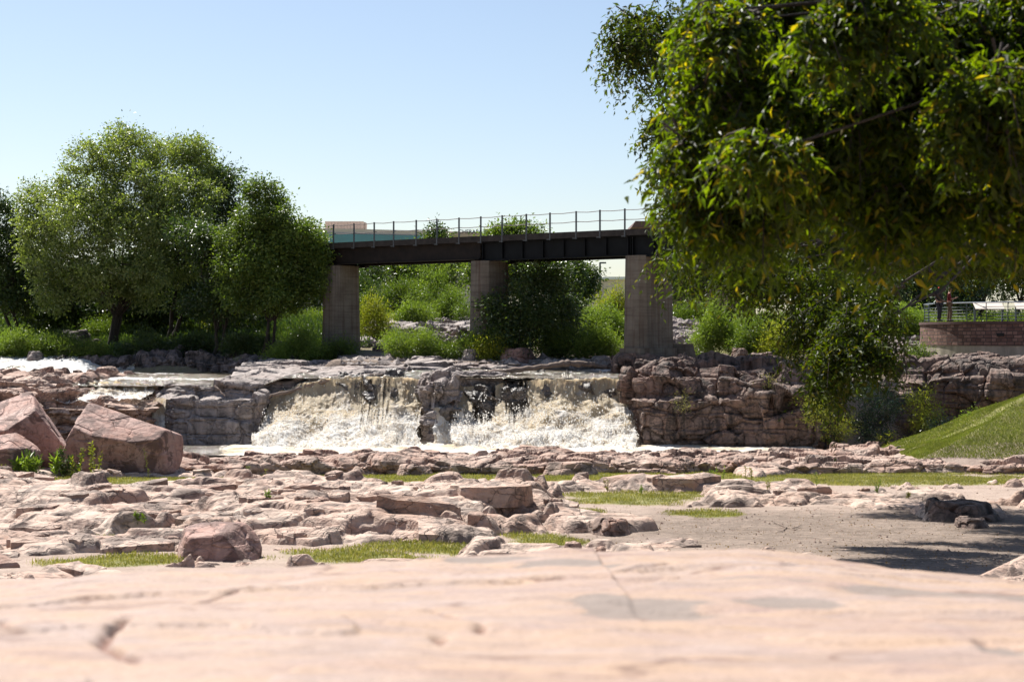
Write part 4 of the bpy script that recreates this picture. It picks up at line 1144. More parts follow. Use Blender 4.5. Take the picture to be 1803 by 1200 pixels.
# drain opening: a near-black box, its inner shade given as colour
a_ = math.radians(237)
def pring(a, r, z): return np.array([PC[0] + r * math.cos(a), PC[1] + r * math.sin(a), z]) - np.array(plat.location)
mb = MB(); q = pring(a_, PR - .02, .32); mb.box(q, (.36, .2, .16), (-math.sin(a_), math.cos(a_), 0))
mb.build('drain_opening', simple_mat('opening_shade', (.01, .01, .01)), plat)
mb = MB()
angs = np.radians(np.arange(150, 391, 11.25))
rail_root = empty('railing', (0, 0, 0)); rail_root.parent = plat
for a in angs:
    mb = MB(); b0 = pring(a, PR - .22, PT); b1 = pring(a, PR - .22, PT + .98)
    mb.tube([b0, b1], .026, 6); mb.build('post', M['steelrail'], rail_root)
fine = np.radians(np.arange(150, 391, 3))
for k, hgt in enumerate([.12, .28, .44, .60, .76]):
    mb = MB(); mb.tube([pring(a, PR - .22, PT + hgt) for a in fine], .017, 5); mb.build('bar', M['steelrail'], rail_root)
mb = MB(); mb.tube([pring(a, PR - .22, PT + .99) for a in fine], .033, 7); mb.build('handrail', M['handrail'], rail_root)
# information panels
for i, (pa, pb, lab) in enumerate([(1714, 1768, 'pale slanted information panel on two posts, left one on the platform'), (1786, 1850, 'pale slanted information panel cut by the right edge of the photo')]):
    Yp = 89.2
    xa, xb = W(pa, 0, Yp)[0], W(pb, 0, Yp)[0]
    r_ = empty('information_panel', ((xa + xb) / 2, Yp, PT)); tag(r_, lab, 'sign', 'information panels')
    mb = MB(); mb.box((0, .0, .80), (xb - xa - .1, .62, .04), (1, 0, 0), (0, -.5, .85)); mb.build('board', M['panel'], r_)
    for sx in (-1, 1):
        mb = MB(); mb.box((sx * (xb - xa) / 2 * .9, .05, .38), (.09, .09, .76)); mb.build('leg', M['steelrail'], r_)

# ------------------------------------------------------------------ people on the platform
M['skin'] = simple_mat('skin', (.36, .20, .14), .5, .08, 8, .05)
def cloth(n, c): return simple_mat(n, c, .85, .2, 6, .2)
def skinned(name, pts, edges, rad, mat, parent, root_i=0, lv=2):
    me = bpy.data.meshes.new(name); me.from_pydata(pts, edges, []); me.materials.append(mat)
    o = bpy.data.objects.new(name, me); col.objects.link(o); o.parent = parent
    md = o.modifiers.new('Skin', 'SKIN'); md.use_smooth_shade = True
    for i, r in enumerate(rad):
        r = r if isinstance(r, tuple) else (r, r); me.skin_vertices[0].data[i].radius = r
    me.skin_vertices[0].data[root_i].use_root = True
    s = o.modifiers.new('Sub', 'SUBSURF'); s.levels = lv; s.render_levels = lv
    return o
def person(loc, rz, label, shirt, pants, hair, hat=None, arms='hold'):
    """faces -Y before turning"""
    root = empty('person', loc, rz); tag(root, label, 'person', 'people on the viewing platform')
    k = 1.0
    P = {'pel': (0, 0, .95), 'sp': (0, .01, 1.15), 'ch': (0, .0, 1.36), 'nk': (0, -.005, 1.51), 'hd0': (0, -.02, 1.60), 'hd': (0, -.03, 1.69), 'hdt': (0, -.02, 1.765)}
    for s, n in ((-1, 'l'), (1, 'r')):
        P['sh' + n] = (s * .17, .01, 1.42); 
        if arms == 'hold':
            P['el' + n] = (s * .23, -.07, 1.16); P['wr' + n] = (s * .10, -.29, 1.22); P['hn' + n] = (s * .06, -.36, 1.25)
        else:
            P['el' + n] = (s * .25, .02, 1.14); P['wr' + n] = (s * .22, -.18, 1.03); P['hn' + n] = (s * .20, -.26, 1.02)
        P['hp' + n] = (s * .10, 0, .90); P['kn' + n] = (s * .12, -.04 + .05 * s, .50); P['an' + n] = (s * .13, .02 + .06 * s, .09); P['to' + n] = (s * .15, -.13 + .06 * s, .04)
    names = list(P); idx = {n: i for i, n in enumerate(names)}
    E = [('pel', 'sp'), ('sp', 'ch'), ('ch', 'nk'), ('nk', 'hd0'), ('hd0', 'hd'), ('hd', 'hdt')]
    for n in 'lr': E += [('ch', 'sh' + n), ('sh' + n, 'el' + n), ('el' + n, 'wr' + n), ('wr' + n, 'hn' + n), ('pel', 'hp' + n), ('hp' + n, 'kn' + n), ('kn' + n, 'an' + n), ('an' + n, 'to' + n)]
    R = {'pel': (.15, .10), 'sp': (.135, .095), 'ch': (.16, .105), 'nk': .055, 'hd0': (.062, .07), 'hd': (.075, .092), 'hdt': (.055, .07)}
    for n in 'lr': R.update({'sh' + n: .06, 'el' + n: .043, 'wr' + n: .028, 'hn' + n: (.04, .02), 'hp' + n: .09, 'kn' + n: .06, 'an' + n: .042, 'to' + n: .035})
    skinned('body', [P[n] for n in names], [(idx[a], idx[b]) for a, b in E], [R[n] for n in names], M['skin'], root)
    # fingers and thumb
    for n, s in (('l', -1), ('r', 1)):
        mb = MB(); h = np.array(P['hn' + n])
        for f in range(4):
            o_ = np.array([-.028 + .018 * f, -.02, .0]); mb.tube([h + o_, h + o_ + [0, -.035, .012], h + o_ + [-s * .012, -.055 + .004 * abs(f - 1.5), .035]], [.009, .008, .006], 5)
        mb.tube([h + [-s * .035, .01, .01], h + [-s * .05, -.02, .03]], [.011, .008], 5); mb.build('hand', M['skin'], root, True)
    # face
    MB().tube([(0, -.115, 1.70), (0, -.14, 1.665)], [.010, .016], 6).build('nose', M['skin'], root, True)
    for s in (-1, 1):
        MB().tube([(s * .078, -.02, 1.71), (s * .088, -.015, 1.66)], [.014, .010], 6).build('ear', M['skin'], root, True)
        MB().tube([(s * .03 - .008, -.113, 1.705), (s * .03 + .008, -.113, 1.705)], .006, 5).build('eye', cloth('dark_features', (.05, .02, .02)), root)
    MB().tube([(-.02, -.113, 1.635), (.02, -.113, 1.635)], .005, 5).build('mouth', cloth('dark_features', (.12, .04, .04)), root)
    sc_ = lambda v, f=1.16: (v[0] * 1.02, v[1], v[2])
    sv = ['pel', 'sp', 'ch', 'nk', 'shl', 'ell', 'shr', 'elr']; ii = {n: i for i, n in enumerate(sv)}
    pts = [P[n] for n in sv]; pts[3] = (0, 0, 1.475)
    skinned('shirt', pts, [(0, 1), (1, 2), (2, 3), (2, 4), (4, 5), (2, 6), (6, 7)], [(.17, .125), (.155, .115), (.18, .125), .07, .078, .06, .078, .06], cloth('shirt', shirt), root)
    sv = ['pel', 'hpl', 'knl', 'anl', 'hpr', 'knr', 'anr']
    skinned('trousers', [P[n] for n in sv], [(0, 1), (1, 2), (2, 3), (0, 4), (4, 5), (5, 6)], [(.16, .115), .105, .08, .06, .105, .08, .06], cloth('trousers', pants), root)
    for s, n in ((-1, 'l'), (1, 'r')):
        a, b = np.array(P['an' + n]), np.array(P['to' + n]); mb = MB(); mb.tube([a + [0, .05, -.04], (a + b) / 2 + [0, 0, -.01], b + [0, -.02, 0]], [.045, .05, .038], 8); mb.build('shoe', cloth('shoe', (.03, .03, .03)), root, True)
    # hair / cap as a shell over the skull
    mb = MB(); th = np.linspace(0, 2 * PI, 17)[:-1]
    for_ = []
    for j, ph in enumerate(np.linspace(.05, 1.45, 6)):
        for_ += [(.092 * math.cos(ph) * math.cos(t), -.012 + .105 * math.cos(ph) * math.sin(t), 1.70 + .095 * math.sin(ph)) for t in th]
    Q = [(j * 16 + i, j * 16 + (i + 1) % 16, (j + 1) * 16 + (i + 1) % 16, (j + 1) * 16 + i) for j in range(5) for i in range(16)]
    mb.add(for_, Q)
    if hat:
        mb.box((0, -.14, 1.715), (.15, .12, .012), (1, 0, 0), (0, -.15, 1)); mb.build('cap', cloth('cap', hat), root, True)
        mb = MB(); mb.tube([(0, .06, 1.70), (0, .07, 1.60)], [.07, .05], 8); mb.build('hair', cloth('hair', hair), root, True)
    else: mb.build('hair', cloth('hair', hair), root, True)
    return root
pz = PT
x1 = W(1657, 0, 88.9)[0]; x2 = W(1676, 0, 89.1)[0]
person((x1, 89.3, pz), math.radians(35), 'person in a red cap and black shirt leaning at the platform rail', (.02, .02, .022), (.03, .03, .035), (.03, .02, .015), hat=(.45, .02, .02), arms='low')
person((x2, 89.6, pz), math.radians(75), 'person in a dark red shirt and brown trousers holding something, facing right', (.13, .012, .014), (.12, .08, .05), (.03, .02, .015))

# ------------------------------------------------------------------ far buildings and lamp
M['tan'] = simple_mat('tan_panel_wall', (.60, .52, .46), .8, .06, .1, .1)
M['tan2'] = simple_mat('roof_screen', (.50, .40, .33), .8, .06, .2, .1)
M['teal'] = simple_mat('teal_glass', (.03, .20, .24), .12, .2, .3, .02, .8)
M['dark'] = simple_mat('dark_lettering', (.02, .02, .022), .6, .1)
M['brick'] = simple_mat('brown_brick', (.20, .12, .10), .85, .15, 3, .2)
M['redsign'] = simple_mat('red_sign', (.55, .05, .05), .5, .1)
M['white'] = simple_mat('white_paint', (.75, .76, .78), .6, .08, 1, .05)
Yb = 240.
def bx(mb, px0, px1, py0, py1, Y0, dep, sh=0):
    a = W(px0, py0, Y0); b = W(px1, py1, Y0)
    mb.box(((a[0] + b[0]) / 2, Y0 + dep / 2 + sh, (a[2] + b[2]) / 2), (b[0] - a[0], dep, a[2] - b[2])); return mb
office = empty('office_building', (W(700, 0, Yb)[0], Yb, 3)); tag(office, 'long tan office building with a teal glass band, behind the left of the bridge', 'building')
def opart(mb, name, mat, parent, root):
    o = mb.build(name, mat); o.parent = parent; o.location = -Vector(root.location) if parent is root else Vector((0, 0, 0)); return o
mb = MB()
a0 = W(480, 401, Yb); a1 = W(845, 412, Yb + 60)
# facade falls away to the right: long wall with a receding line
def wall_strip(mb, X0, Y0, X1, Y1, z0, z1, th=6, off=0.):
    d = Vector((X1 - X0, Y1 - Y0, 0)); L = d.length; d.normalize(); n = Vector((-d.y, d.x, 0))
    c = Vector(((X0 + X1) / 2, (Y0 + Y1) / 2, (z0 + z1) / 2)) + n * (th / 2 + off)
    mb.box(c, (L, th, z1 - z0), d); return mb
X0, X1 = W(480, 0, 235)[0], W(842, 0, 246)[0]
zt = zy(402, 238)
wl = opart(wall_strip(MB(), X0, 235, X1, 246, 15.0, zt, 14), 'wall', M['tan'], office, office)
opart(wall_strip(MB(), X0, 235, X1, 246, 3, 15.0, 14, .15), 'wall', M['tan'], office, office)
for i in range(1):
    z = 14.75
    gl = opart(wall_strip(MB(), X0 + .5, 235, X0 + (X1 - X0) * .72, 235 + 11 * .72, z - 1.6, z + .2, .2, -.26), 'glass_band', M['teal'], office, office)
mb = MB()
for i in range(12):
    x = W(577 + i * 5.6, 0, 250)[0]; mb.box((x, 250, zy(397.5, 250)), (.44, 3, 1.1))
mb.box((W(609, 0, 250)[0], 251, zy(397.5, 250)), (5.8, 2.4, 1.0)); opart(mb, 'roof_screen', M['tan2'], office, office)
mb = MB(); bx(mb, 795, 850, 411, 418, 244.5, 2, -2.2); sg = opart(mb, 'sign_beam', M['tan2'], office, office)
fc = bpy.data.curves.new('lettering', 'FONT'); fc.body = 'CHERAPA PLACE'; fc.size = .74; fc.extrude = .03; fc.offset = .02; fc.align_x = 'LEFT'; fc.space_character = 1.05
fo = bpy.data.objects.new('lettering', fc); col.objects.link(fo); fc.materials.append(M['dark'])
bpy.context.view_layer.update()
lme = bpy.data.meshes.new_from_object(fo.evaluated_get(bpy.context.evaluated_depsgraph_get())); bpy.data.objects.remove(fo)
fo = bpy.data.objects.new('lettering', lme); col.objects.link(fo)
fo.parent = office; q = W(807, 410.8, 241); fo.location = Vector(q) - Vector(office.location); fo.rotation_euler = (PI / 2, 0, 0)
bk = empty('brick_building', (W(1150, 0, 200)[0], 200, 4)); tag(bk, 'brown brick building with a sloping roof end showing above the bridge deck', 'building')
mb = MB(); bx(mb, 1125, 1330, 397, 640, 200, 12); opart(mb, 'wall', M['brick'], bk, bk)
mb = MB(); a = W(1112, 400, 199.4); b = W(1119, 389, 199.4); c = W(1330, 389, 199.4); d = W(1330, 400, 199.4)
V = [a, b, c, d] + [(x, y + 13, z) for x, y, z in (a, b, c, d)]; mb.add(V, [(0, 3, 2, 1), (4, 5, 6, 7), (0, 1, 5, 4), (1, 2, 6, 5), (3, 0, 4, 7), (2, 3, 7, 6)])
opart(mb, 'roof', M['coping'], bk, bk)
lb = empty('warehouse', (W(1075, 0, 180)[0], 181, 3)); tag(lb, 'low pale building with a red sign seen under the bridge beyond the street lamp', 'building')
mb = MB(); bx(mb, 1030, 1150, 492, 560, 180, 10); wq = opart(mb, 'wall', M['tan'], lb, lb)
mb = MB(); bx(mb, 1028, 1152, 487, 491.8, 179.6, 11); opart(mb, 'roof', M['white'], lb, lb)
mb = MB(); bx(mb, 1042, 1048.5, 493, 501, 179.7, .2); opart(mb, 'sign_board', M['redsign'], lb, lb)
mb = MB(); bx(mb, 1049.5, 1051, 495, 501, 179.7, .2); bx(mb, 1052, 1054.5, 496, 500, 179.7, .2); opart(mb, 'sign_marks', M['white'], lb, lb)
rf = empty('shelter', (W(1690, 0, 150)[0], 150, 3)); tag(rf, 'white roofed shelter glimpsed between the trees behind the platform', 'shelter')
mb = MB(); wall_strip(mb, W(1655, 0, 150)[0], 150, W(1712, 0, 150)[0], 150, zy(484, 150), zy(478, 150), 4); opart(mb, 'roof', M['white'], rf, rf)
mb = MB(); bx(mb, 1662, 1706, 484, 560, 151.5, 2.2); opart(mb, 'wall', M['tan'], rf, rf)
q = W(1056.5, 462, 165)
lm = empty('street_lamp', (q[0], 165, 3)); tag(lm, 'tall grey street lamp with one arm seen under the bridge', 'street lamp')
mb = MB(); mb.tube([(0, 0, 0), (0, 0, q[2] - 3)], [.12, .09], 8); mb.build('pole', M['rail'], lm)
mb = MB(); mb.box((.28, 0, q[2] - 3 - .03), (.62, .22, .14)); mb.build('lamp_head', M['rail'], lm)
#@@SECTION4
# ------------------------------------------------------------------ vegetation
def leaves(C, D, Nn, L, Wd, fold=.12, shape='fold'):
    """C base points, D long axes, Nn normals, L lengths, Wd widths -> V, Q"""
    n = len(C)
    D = D / (np.linalg.norm(D, axis=1, keepdims=True) + 1e-9)
    S = np.cross(D, Nn); S /= (np.linalg.norm(S, axis=1, keepdims=True) + 1e-9)
    U = np.cross(S, D)
    L = L[:, None]; Wd = Wd[:, None]
    if shape == 'fold':
        b = C; l = C + D * L * .42 - S * Wd * .5 + U * L * fold; r = C + D * L * .42 + S * Wd * .5 + U * L * fold
        m_ = C + D * L * .5; t = C + D * L - U * L * .18
        V = np.stack([b, l, t, m_, r], 1).reshape(-1, 3)
        k = (np.arange(n) * 5)[:, None]
        Q = np.concatenate([k + np.array([[0, 3, 2, 1]]), k + np.array([[0, 4, 2, 3]])], 0)
    else:
        b = C; l = C + D * L * .45 - S * Wd * .5 + U * L * .1; r = C + D * L * .45 + S * Wd * .5 + U * L * .1; t = C + D * L
        V = np.stack([b, r, t, l], 1).reshape(-1, 3)
        Q = (np.arange(n) * 4)[:, None] + np.array([[0, 1, 2, 3]])
    return V, Q

def unit(v): return v / (np.linalg.norm(v, axis=-1, keepdims=True) + 1e-9)

def in_ell(rs, ells, n, shell=.55):
    """points inside the lumps of a crown, more near their skins; ells: (x,y,z,rx,ry,rz)"""
    E = np.array(ells, float); vol = (E[:, 3] * E[:, 4] * E[:, 5]) ** (2 / 3.); vol /= vol.sum()
    k = rs.choice(len(E), n, p=vol)
    d = unit(rs.randn(n, 3)); r = shell + (1 - shell) * rs.rand(n) ** .7
    return E[k, :3] + d * r[:, None] * E[k, 3:], d, k

def ell_px(lst, Y, depth=.9):
    out = []
    for e in lst:
        px, py, rx, ry = e[:4]; dy = e[4] if len(e) > 4 else 0
        Yv = Y + dy; s = Yv / F
        out.append(((px - 901.5) * s, Yv, -(py - 600) * s, rx * s, max(rx, ry) * s * depth, ry * s))
    return out

def limbs(mb, base, ells, rs, r0, nl=10, fork=.35, trunks=1, spread=.4, droop=0., forkpt=None):
    E = np.array(ells); cen = (E[:, :3] * E[:, 3:4]).sum(0) / E[:, 3].sum()
    base = np.array(base, float)
    ends = []
    for tk in range(trunks):
        b = base + np.array([rs.randn() * spread, rs.randn() * spread, 0]) * (trunks > 1)
        f = b + (cen - b) * fork + np.array([rs.randn() * .3, rs.randn() * .3, 0]); f[2] = b[2] + (cen[2] - b[2]) * fork
        if forkpt is not None: f = np.array(forkpt, float)
        m_ = (b + f) / 2 + rs.randn(3) * np.array([.12, .12, 0])
        rr = r0 / math.sqrt(trunks) * (1.1 if trunks > 1 else 1)
        mb.tube([b - [0, 0, .5], b + [0, 0, .15], m_, f], [rr * 1.5, rr * 1.1, rr * .9, rr * .75], 8)
        for j in range(nl // trunks):
            k = rs.randint(len(E)); d = unit(rs.randn(3)); tgt = E[k, :3] + d * E[k, 3:] * .75
            q1 = f + (tgt - f) * .35 + np.array([0, 0, .12]) * np.linalg.norm(tgt - f); q2 = f + (tgt - f) * .7 + np.array([0, 0, .06]) * np.linalg.norm(tgt - f) + rs.randn(3) * .15
            mb.tube([f, q1, q2, tgt], [rr * (.42 if forkpt is None else .17), rr * (.30 if forkpt is None else .10), rr * (.16 if forkpt is None else .05), .012], 6)
            for q in (q1, q2):
                for _ in range(2):
                    t2 = q + unit(rs.randn(3)) * E[k, 3:] * .6
                    mb.tube([q, (q + t2) / 2 + rs.randn(3) * .08, t2], [rr * .16, rr * .1, .012], 5)
    return mb

def tree(name, label, cat, base, ells, n, L, mat, seed, group=None, r0=.18, nl=12, trunks=1, clump=.38, per=26, droop=.15, shape='quad', ratio=.5, fork=.35, shell=.55, spread=.4, crown_nm='crown', upw=.6, stem='trunk', sub=8):
    rs = np.random.RandomState(seed)
    root = empty(name, base); tag(root, label, cat, group)
    nc = max(4, int(n / per))
    if sub:
        E0 = np.array(ells); ch = []
        for e in E0:
            e_ = e.copy(); e_[3:] *= .70; ch.append(e_)
            for _ in range(sub):
                dd = unit(rs.randn(3)); dd[2] = abs(dd[2]) * .9 if rs.rand() < .65 else dd[2]; q = rs.uniform(.2, .42)
                ch.append(np.concatenate([e[:3] + dd * e[3:] * rs.uniform(.70, 1.02), e[3:] * q]))
        C, d, k = in_ell(rs, np.array(ch), nc, shell)
    else: C, d, k = in_ell(rs, ells, nc, shell)
    E = np.array(ells)
    # sprays: clumps stretched outward and a little up
    cs = clump * (.6 + .8 * rs.rand(nc))
    ci = np.repeat(np.arange(nc), per)
    off = rs.randn(nc * per, 3) * np.array([1, 1, .62]) * cs[ci][:, None]
    tip = (rs.rand(nc * per, 1) ** 1.5) * (d[ci] + np.array([0, 0, .5 - droop])) * cs[ci][:, None] * 1.4
    P = C[ci] + off * .75 + tip
    Dd = unit(off + d[ci] * .5 + rs.randn(len(P), 3) * .6 + np.array([0, 0, -droop * 2]))
    Nn = unit(rs.randn(len(P), 3) * .75 + np.array([0, 0, upw]) + d[ci] * .35)
    ln = L * (.6 + .8 * rs.rand(len(P)))
    V, Q = leaves(P, Dd, Nn, ln, ln * ratio, shape=shape)
    o = mesh_np(crown_nm, V - np.array(base), Q, mat, root)
    mb = limbs(MB(), base, ells, rs, r0, nl, fork, trunks, spread)
    t = mb.build(stem, M['bark']); t.parent = root; t.location = -Vector(base)
    return root

M['lf_poplar'] = leaf_mat('silvery_green_leaves', [(.085, .12, .03), (.14, .18, .05), (.24, .27, .10), (.11, .155, .03)], .38, rough=.38, spec=.6)
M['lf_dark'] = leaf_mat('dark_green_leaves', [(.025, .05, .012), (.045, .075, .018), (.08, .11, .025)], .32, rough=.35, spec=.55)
M['lf_mid'] = leaf_mat('mid_green_leaves', [(.05, .09, .018), (.085, .13, .025), (.15, .19, .035), (.07, .115, .02)], .36, rough=.4)
M['lf_bright'] = leaf_mat('bright_willow_leaves', [(.09, .14, .025), (.14, .20, .035), (.20, .25, .05), (.11, .17, .03)], .38, rough=.45)
M['lf_yel'] = leaf_mat('yellow_green_leaves', [(.14, .18, .02), (.22, .24, .03), (.28, .26, .04)], .42, rough=.5)
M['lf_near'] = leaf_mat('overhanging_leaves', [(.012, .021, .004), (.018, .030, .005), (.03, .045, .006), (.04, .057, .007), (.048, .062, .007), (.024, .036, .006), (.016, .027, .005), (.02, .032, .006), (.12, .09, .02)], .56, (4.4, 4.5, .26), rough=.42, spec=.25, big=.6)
M['lf_far'] = leaf_mat('shaded_bough_leaves', [(.012, .021, .004), (.018, .030, .005), (.028, .042, .006), (.035, .05, .007), (.042, .056, .007), (.02, .03, .005), (.014, .024, .005), (.08, .07, .012)], .42, (3.4, 3.5, .3), rough=.45, spec=.22, big=.5)  # darker, duller copy of the near leaves; the bough's shade is in the colour
M['lf_teal'] = leaf_mat('glossy_blue_green_leaves', [(.03, .06, .03), (.05, .085, .045), (.09, .12, .07)], .22, rough=.25, spec=.7)

# ---- the wood on the left bank
Yl = 107.
def gz(X, Y): return float(soil_z(np.array([X], np.float32), np.array([Y], np.float32))[0])
def base_px(px, Y): x = (px - 901.5) / F * Y; return (x, Y, gz(x, Y) - .05)
G1 = 'trees of the wood on the left bank'
tree('broadleaf_tree', 'tallest round silvery green tree of the wood on the left bank', 'tree', base_px(215, 108), ell_px([
    (222, 275, 62, 55, 1), (300, 285, 60, 45, 2), (345, 300, 35, 55, 2), (160, 320, 62, 58, 0), (95, 370, 55, 50, 0), (65, 420, 32, 50, 0), (240, 360, 90, 70, -1), (310, 380, 75, 70, 0),
    (130, 420, 70, 60, -2), (230, 430, 80, 70, -3), (110, 490, 55, 50, -2), (180, 500, 60, 50, -2), (330, 450, 55, 55, 0), (90, 530, 30, 25, -2), (255, 500, 60, 45, -1)], 108), 105000, .18, M['lf_poplar'], 1, G1, .3, 22, trunks=3, shell=.72, clump=.30, spread=.8, fork=.3)
tree('broadleaf_tree', 'darker tree leaning right out of the back of the tallest one', 'tree', base_px(300, 112), ell_px([(375, 330, 40, 40), (395, 375, 32, 40), (385, 440, 45, 50), (340, 480, 45, 50), (300, 420, 60, 60), (360, 540, 50, 28), (405, 305, 12, 12), (418, 325, 8, 8)], 112), 34000, .19, M['lf_dark'], 2, G1, .2, 12, trunks=2, clump=.4)
tree('broadleaf_tree', 'pointed dark green tree at the right end of the wood beside the bridge', 'tree', base_px(470, 99.8), ell_px([(465, 345, 26, 28), (480, 390, 48, 36), (520, 420, 42, 36), (440, 430, 45, 45), (500, 470, 70, 50), (545, 455, 32, 40), (430, 500, 55, 50), (560, 500, 22, 30), (490, 530, 60, 28)], 100), 64000, .18, M['lf_mid'], 3, G1, .17, 16, trunks=3, shell=.72, clump=.30, spread=.5)
tree('broadleaf_tree', 'slim dark stemmed tree between the tallest tree and the pointed one', 'tree', base_px(385, 102), ell_px([(395, 470, 45, 50), (375, 530, 40, 30), (410, 545, 30, 24), (350, 430, 35, 40)], 102.5), 20000, .19, M['lf_dark'], 4, G1, .17, 10, trunks=2, clump=.36)
tree('broadleaf_tree', 'dark tree cut off by the left edge of the photo', 'tree', base_px(28, 112), ell_px([(5, 390, 26, 40), (15, 440, 38, 50), (40, 480, 40, 45), (-10, 480, 50, 60), (30, 530, 45, 30), (-60, 430, 60, 60)], 112), 34000, .19, M['lf_dark'], 5, G1, .18, 12, trunks=2, clump=.38)
tree('broadleaf_tree', 'shaded tree filling the dark space behind the trunk of the tallest tree', 'tree', base_px(150, 116), ell_px([(130, 520, 60, 50), (220, 540, 70, 50), (300, 540, 60, 40), (90, 560, 50, 30), (420, 560, 60, 30), (260, 480, 70, 50)], 117), 42000, .24, M['lf_dark'], 6, G1, .2, 12, trunks=3, clump=.45, spread=2)

# ---- bushes: (px, py_top, half width px, Y, n, mat, leaf, label)
def bush(px, pt_, hw, Y, n, mat, L, label, seed, name='bush', group='bushes on the far bank', ratio=.3, pb=None, cat='bush', upright=.6, clump=.28):
    b = base_px(px, Y); s = Y / F
    top = -(pt_ - 600) * s; h = max(.5, top - b[2]) if pb is None else top + (pb - 600) * s
    z0 = b[2] if pb is None else -(pb - 600) * s
    rs = np.random.RandomState(seed + 500)
    ells = []
    m_ = max(4, int(hw / 14))
    for i in range(m_):
        u = (i + .5) / m_ * 2 - 1; hh = h * (1 - .5 * abs(u) ** 1.8) * (.72 + .3 * rs.rand())
        ells.append((b[0] + u * hw * s * .8, Y + rs.randn() * hw * s * .25, z0 + hh * .52, hw * s / m_ * 1.7, hw * s * .5, hh * .5))
    return tree(name, label, cat, (b[0], Y, z0), ells, n, L, mat, seed, group, .05, 14, trunks=4, clump=clump, per=18, droop=-.1, ratio=ratio, fork=.25, shell=.35, spread=hw * s * .3, crown_nm='foliage', upw=upright, stem='stem', sub=2)
B = [
 (700, 470, 60, 124, 9000, 'lf_mid', .16, 'round mid green tree like bush just right of the left pier'),
 (765, 465, 50, 128, 8000, 'lf_bright', .16, 'pale yellow green tall bush left of the middle pier'),
 (645, 470, 40, 126, 5000, 'lf_dark', .16, 'dark bush in the gap beside the left pier top'),
 (660, 520, 32, 108, 4500, 'lf_yel', .13, 'yellow green bush close to the right side of the left pier'),
 (725, 520, 48, 116, 7000, 'lf_bright', .14, 'bright bush above the rock terrace under the first span'),
 (790, 505, 42, 118, 6000, 'lf_mid', .14, 'bush against the left side of the middle pier'),
 (700, 585, 22, 103, 2200, 'lf_bright', .11, 'small bright tuft like bush on the rock terrace'),
 (740, 592, 62, 94, 9000, 'lf_bright', .12, 'wide bright bush on the water side below the first span'),
 (830, 590, 45, 92.8, 5500, 'lf_mid', .12, 'low green bush left of the reddish boulder'),
 (862, 600, 26, 92.2, 3000, 'lf_yel', .11, 'small yellowish shrub beside the squarish grey boulder'),
 (1000, 515, 65, 112, 11000, 'lf_bright', .14, 'large feathery willow bush right of the dark thicket'),
 (1062, 525, 45, 108, 8000, 'lf_bright', .14, 'willow bush tight against the left side of the nearest pier'),
 (1050, 570, 40, 93, 7500, 'lf_bright', .12, 'rounded lime green bush at the foot of the nearest pier'),
 (1080, 488, 28, 122, 4000, 'lf_yel', .15, 'yellowish bush top left of the nearest pier, under the girder'),
 (985, 570, 34, 93.5, 5000, 'lf_mid', .13, 'green bush in the shade edge of the dark thicket'),
 (1215, 520, 45, 118, 6000, 'lf_mid', .15, 'green bush behind the rock steps right of the nearest pier'),
 (1265, 540, 48, 96, 9000, 'lf_bright', .13, 'tall bright grass like bush right of the rock steps'),
 (1330, 560, 45, 94, 7000, 'lf_mid', .12, 'seedy olive bush behind the top of the cliff'),
 (1375, 570, 35, 93, 5000, 'lf_yel', .12, 'yellowish bush behind the cliff top beneath the hanging branch'),
 (1440, 550, 60, 104, 7000, 'lf_mid', .14, 'bush half hidden behind the hanging branch'),
 (1530, 540, 50, 104, 6000, 'lf_bright', .14, 'bush showing through the hanging branch'),
 (1600, 525, 45, 100, 8000, 'lf_bright', .13, 'bright bush immediately left of the stone platform'),
 (1612, 608, 20, 86, 2200, 'lf_mid', .11, 'small leafy shrub at the left foot of the stone platform'),
 (525, 575, 58, 98.4, 11000, 'lf_bright', .12, 'large feathery bush at the water edge left of the left pier'),
 (598, 606, 28, 98.2, 2800, 'lf_mid', .11, 'low leafy bush in front of the left pier'),
 (325, 515, 28, 122, 4000, 'lf_bright', .15, 'sunlit bush glimpsed through the gap in the wood'),
 (400, 525, 38, 120, 4000, 'lf_yel', .15, 'yellow sunlit bush glimpsed between dark trunks'),
 (25, 585, 45, 102.5, 8000, 'lf_bright', .12, 'tall bright grasses bush at the left edge above the rapid'),
 (100, 590, 45, 102.5, 8000, 'lf_mid', .12, 'grassy bush above the rapid, second from the left edge'),
 (165, 602, 30, 102, 4500, 'lf_mid', .12, 'low grassy bush below the tallest tree'),
 (190, 560, 40, 113, 3500, 'lf_mid', .14, 'brownish green bush under the left part of the tallest tree'),
 (270, 590, 55, 104, 6000, 'lf_dark', .13, 'shaded undergrowth bush at the foot of the tallest tree'),
 (360, 588, 55, 104, 6000, 'lf_dark', .13, 'shaded undergrowth bush at the foot of the slim dark tree'),
 (430, 590, 45, 100, 5000, 'lf_dark', .13, 'shaded undergrowth bush left of the feathery one at the water edge'),
]
for i, (px, pt_, hw, Y, n, mt, L, lab) in enumerate(B): bush(px, pt_ - 6, hw, Y, int(n * 1.5), M[mt], L * 1.15, lab, 50 + i)
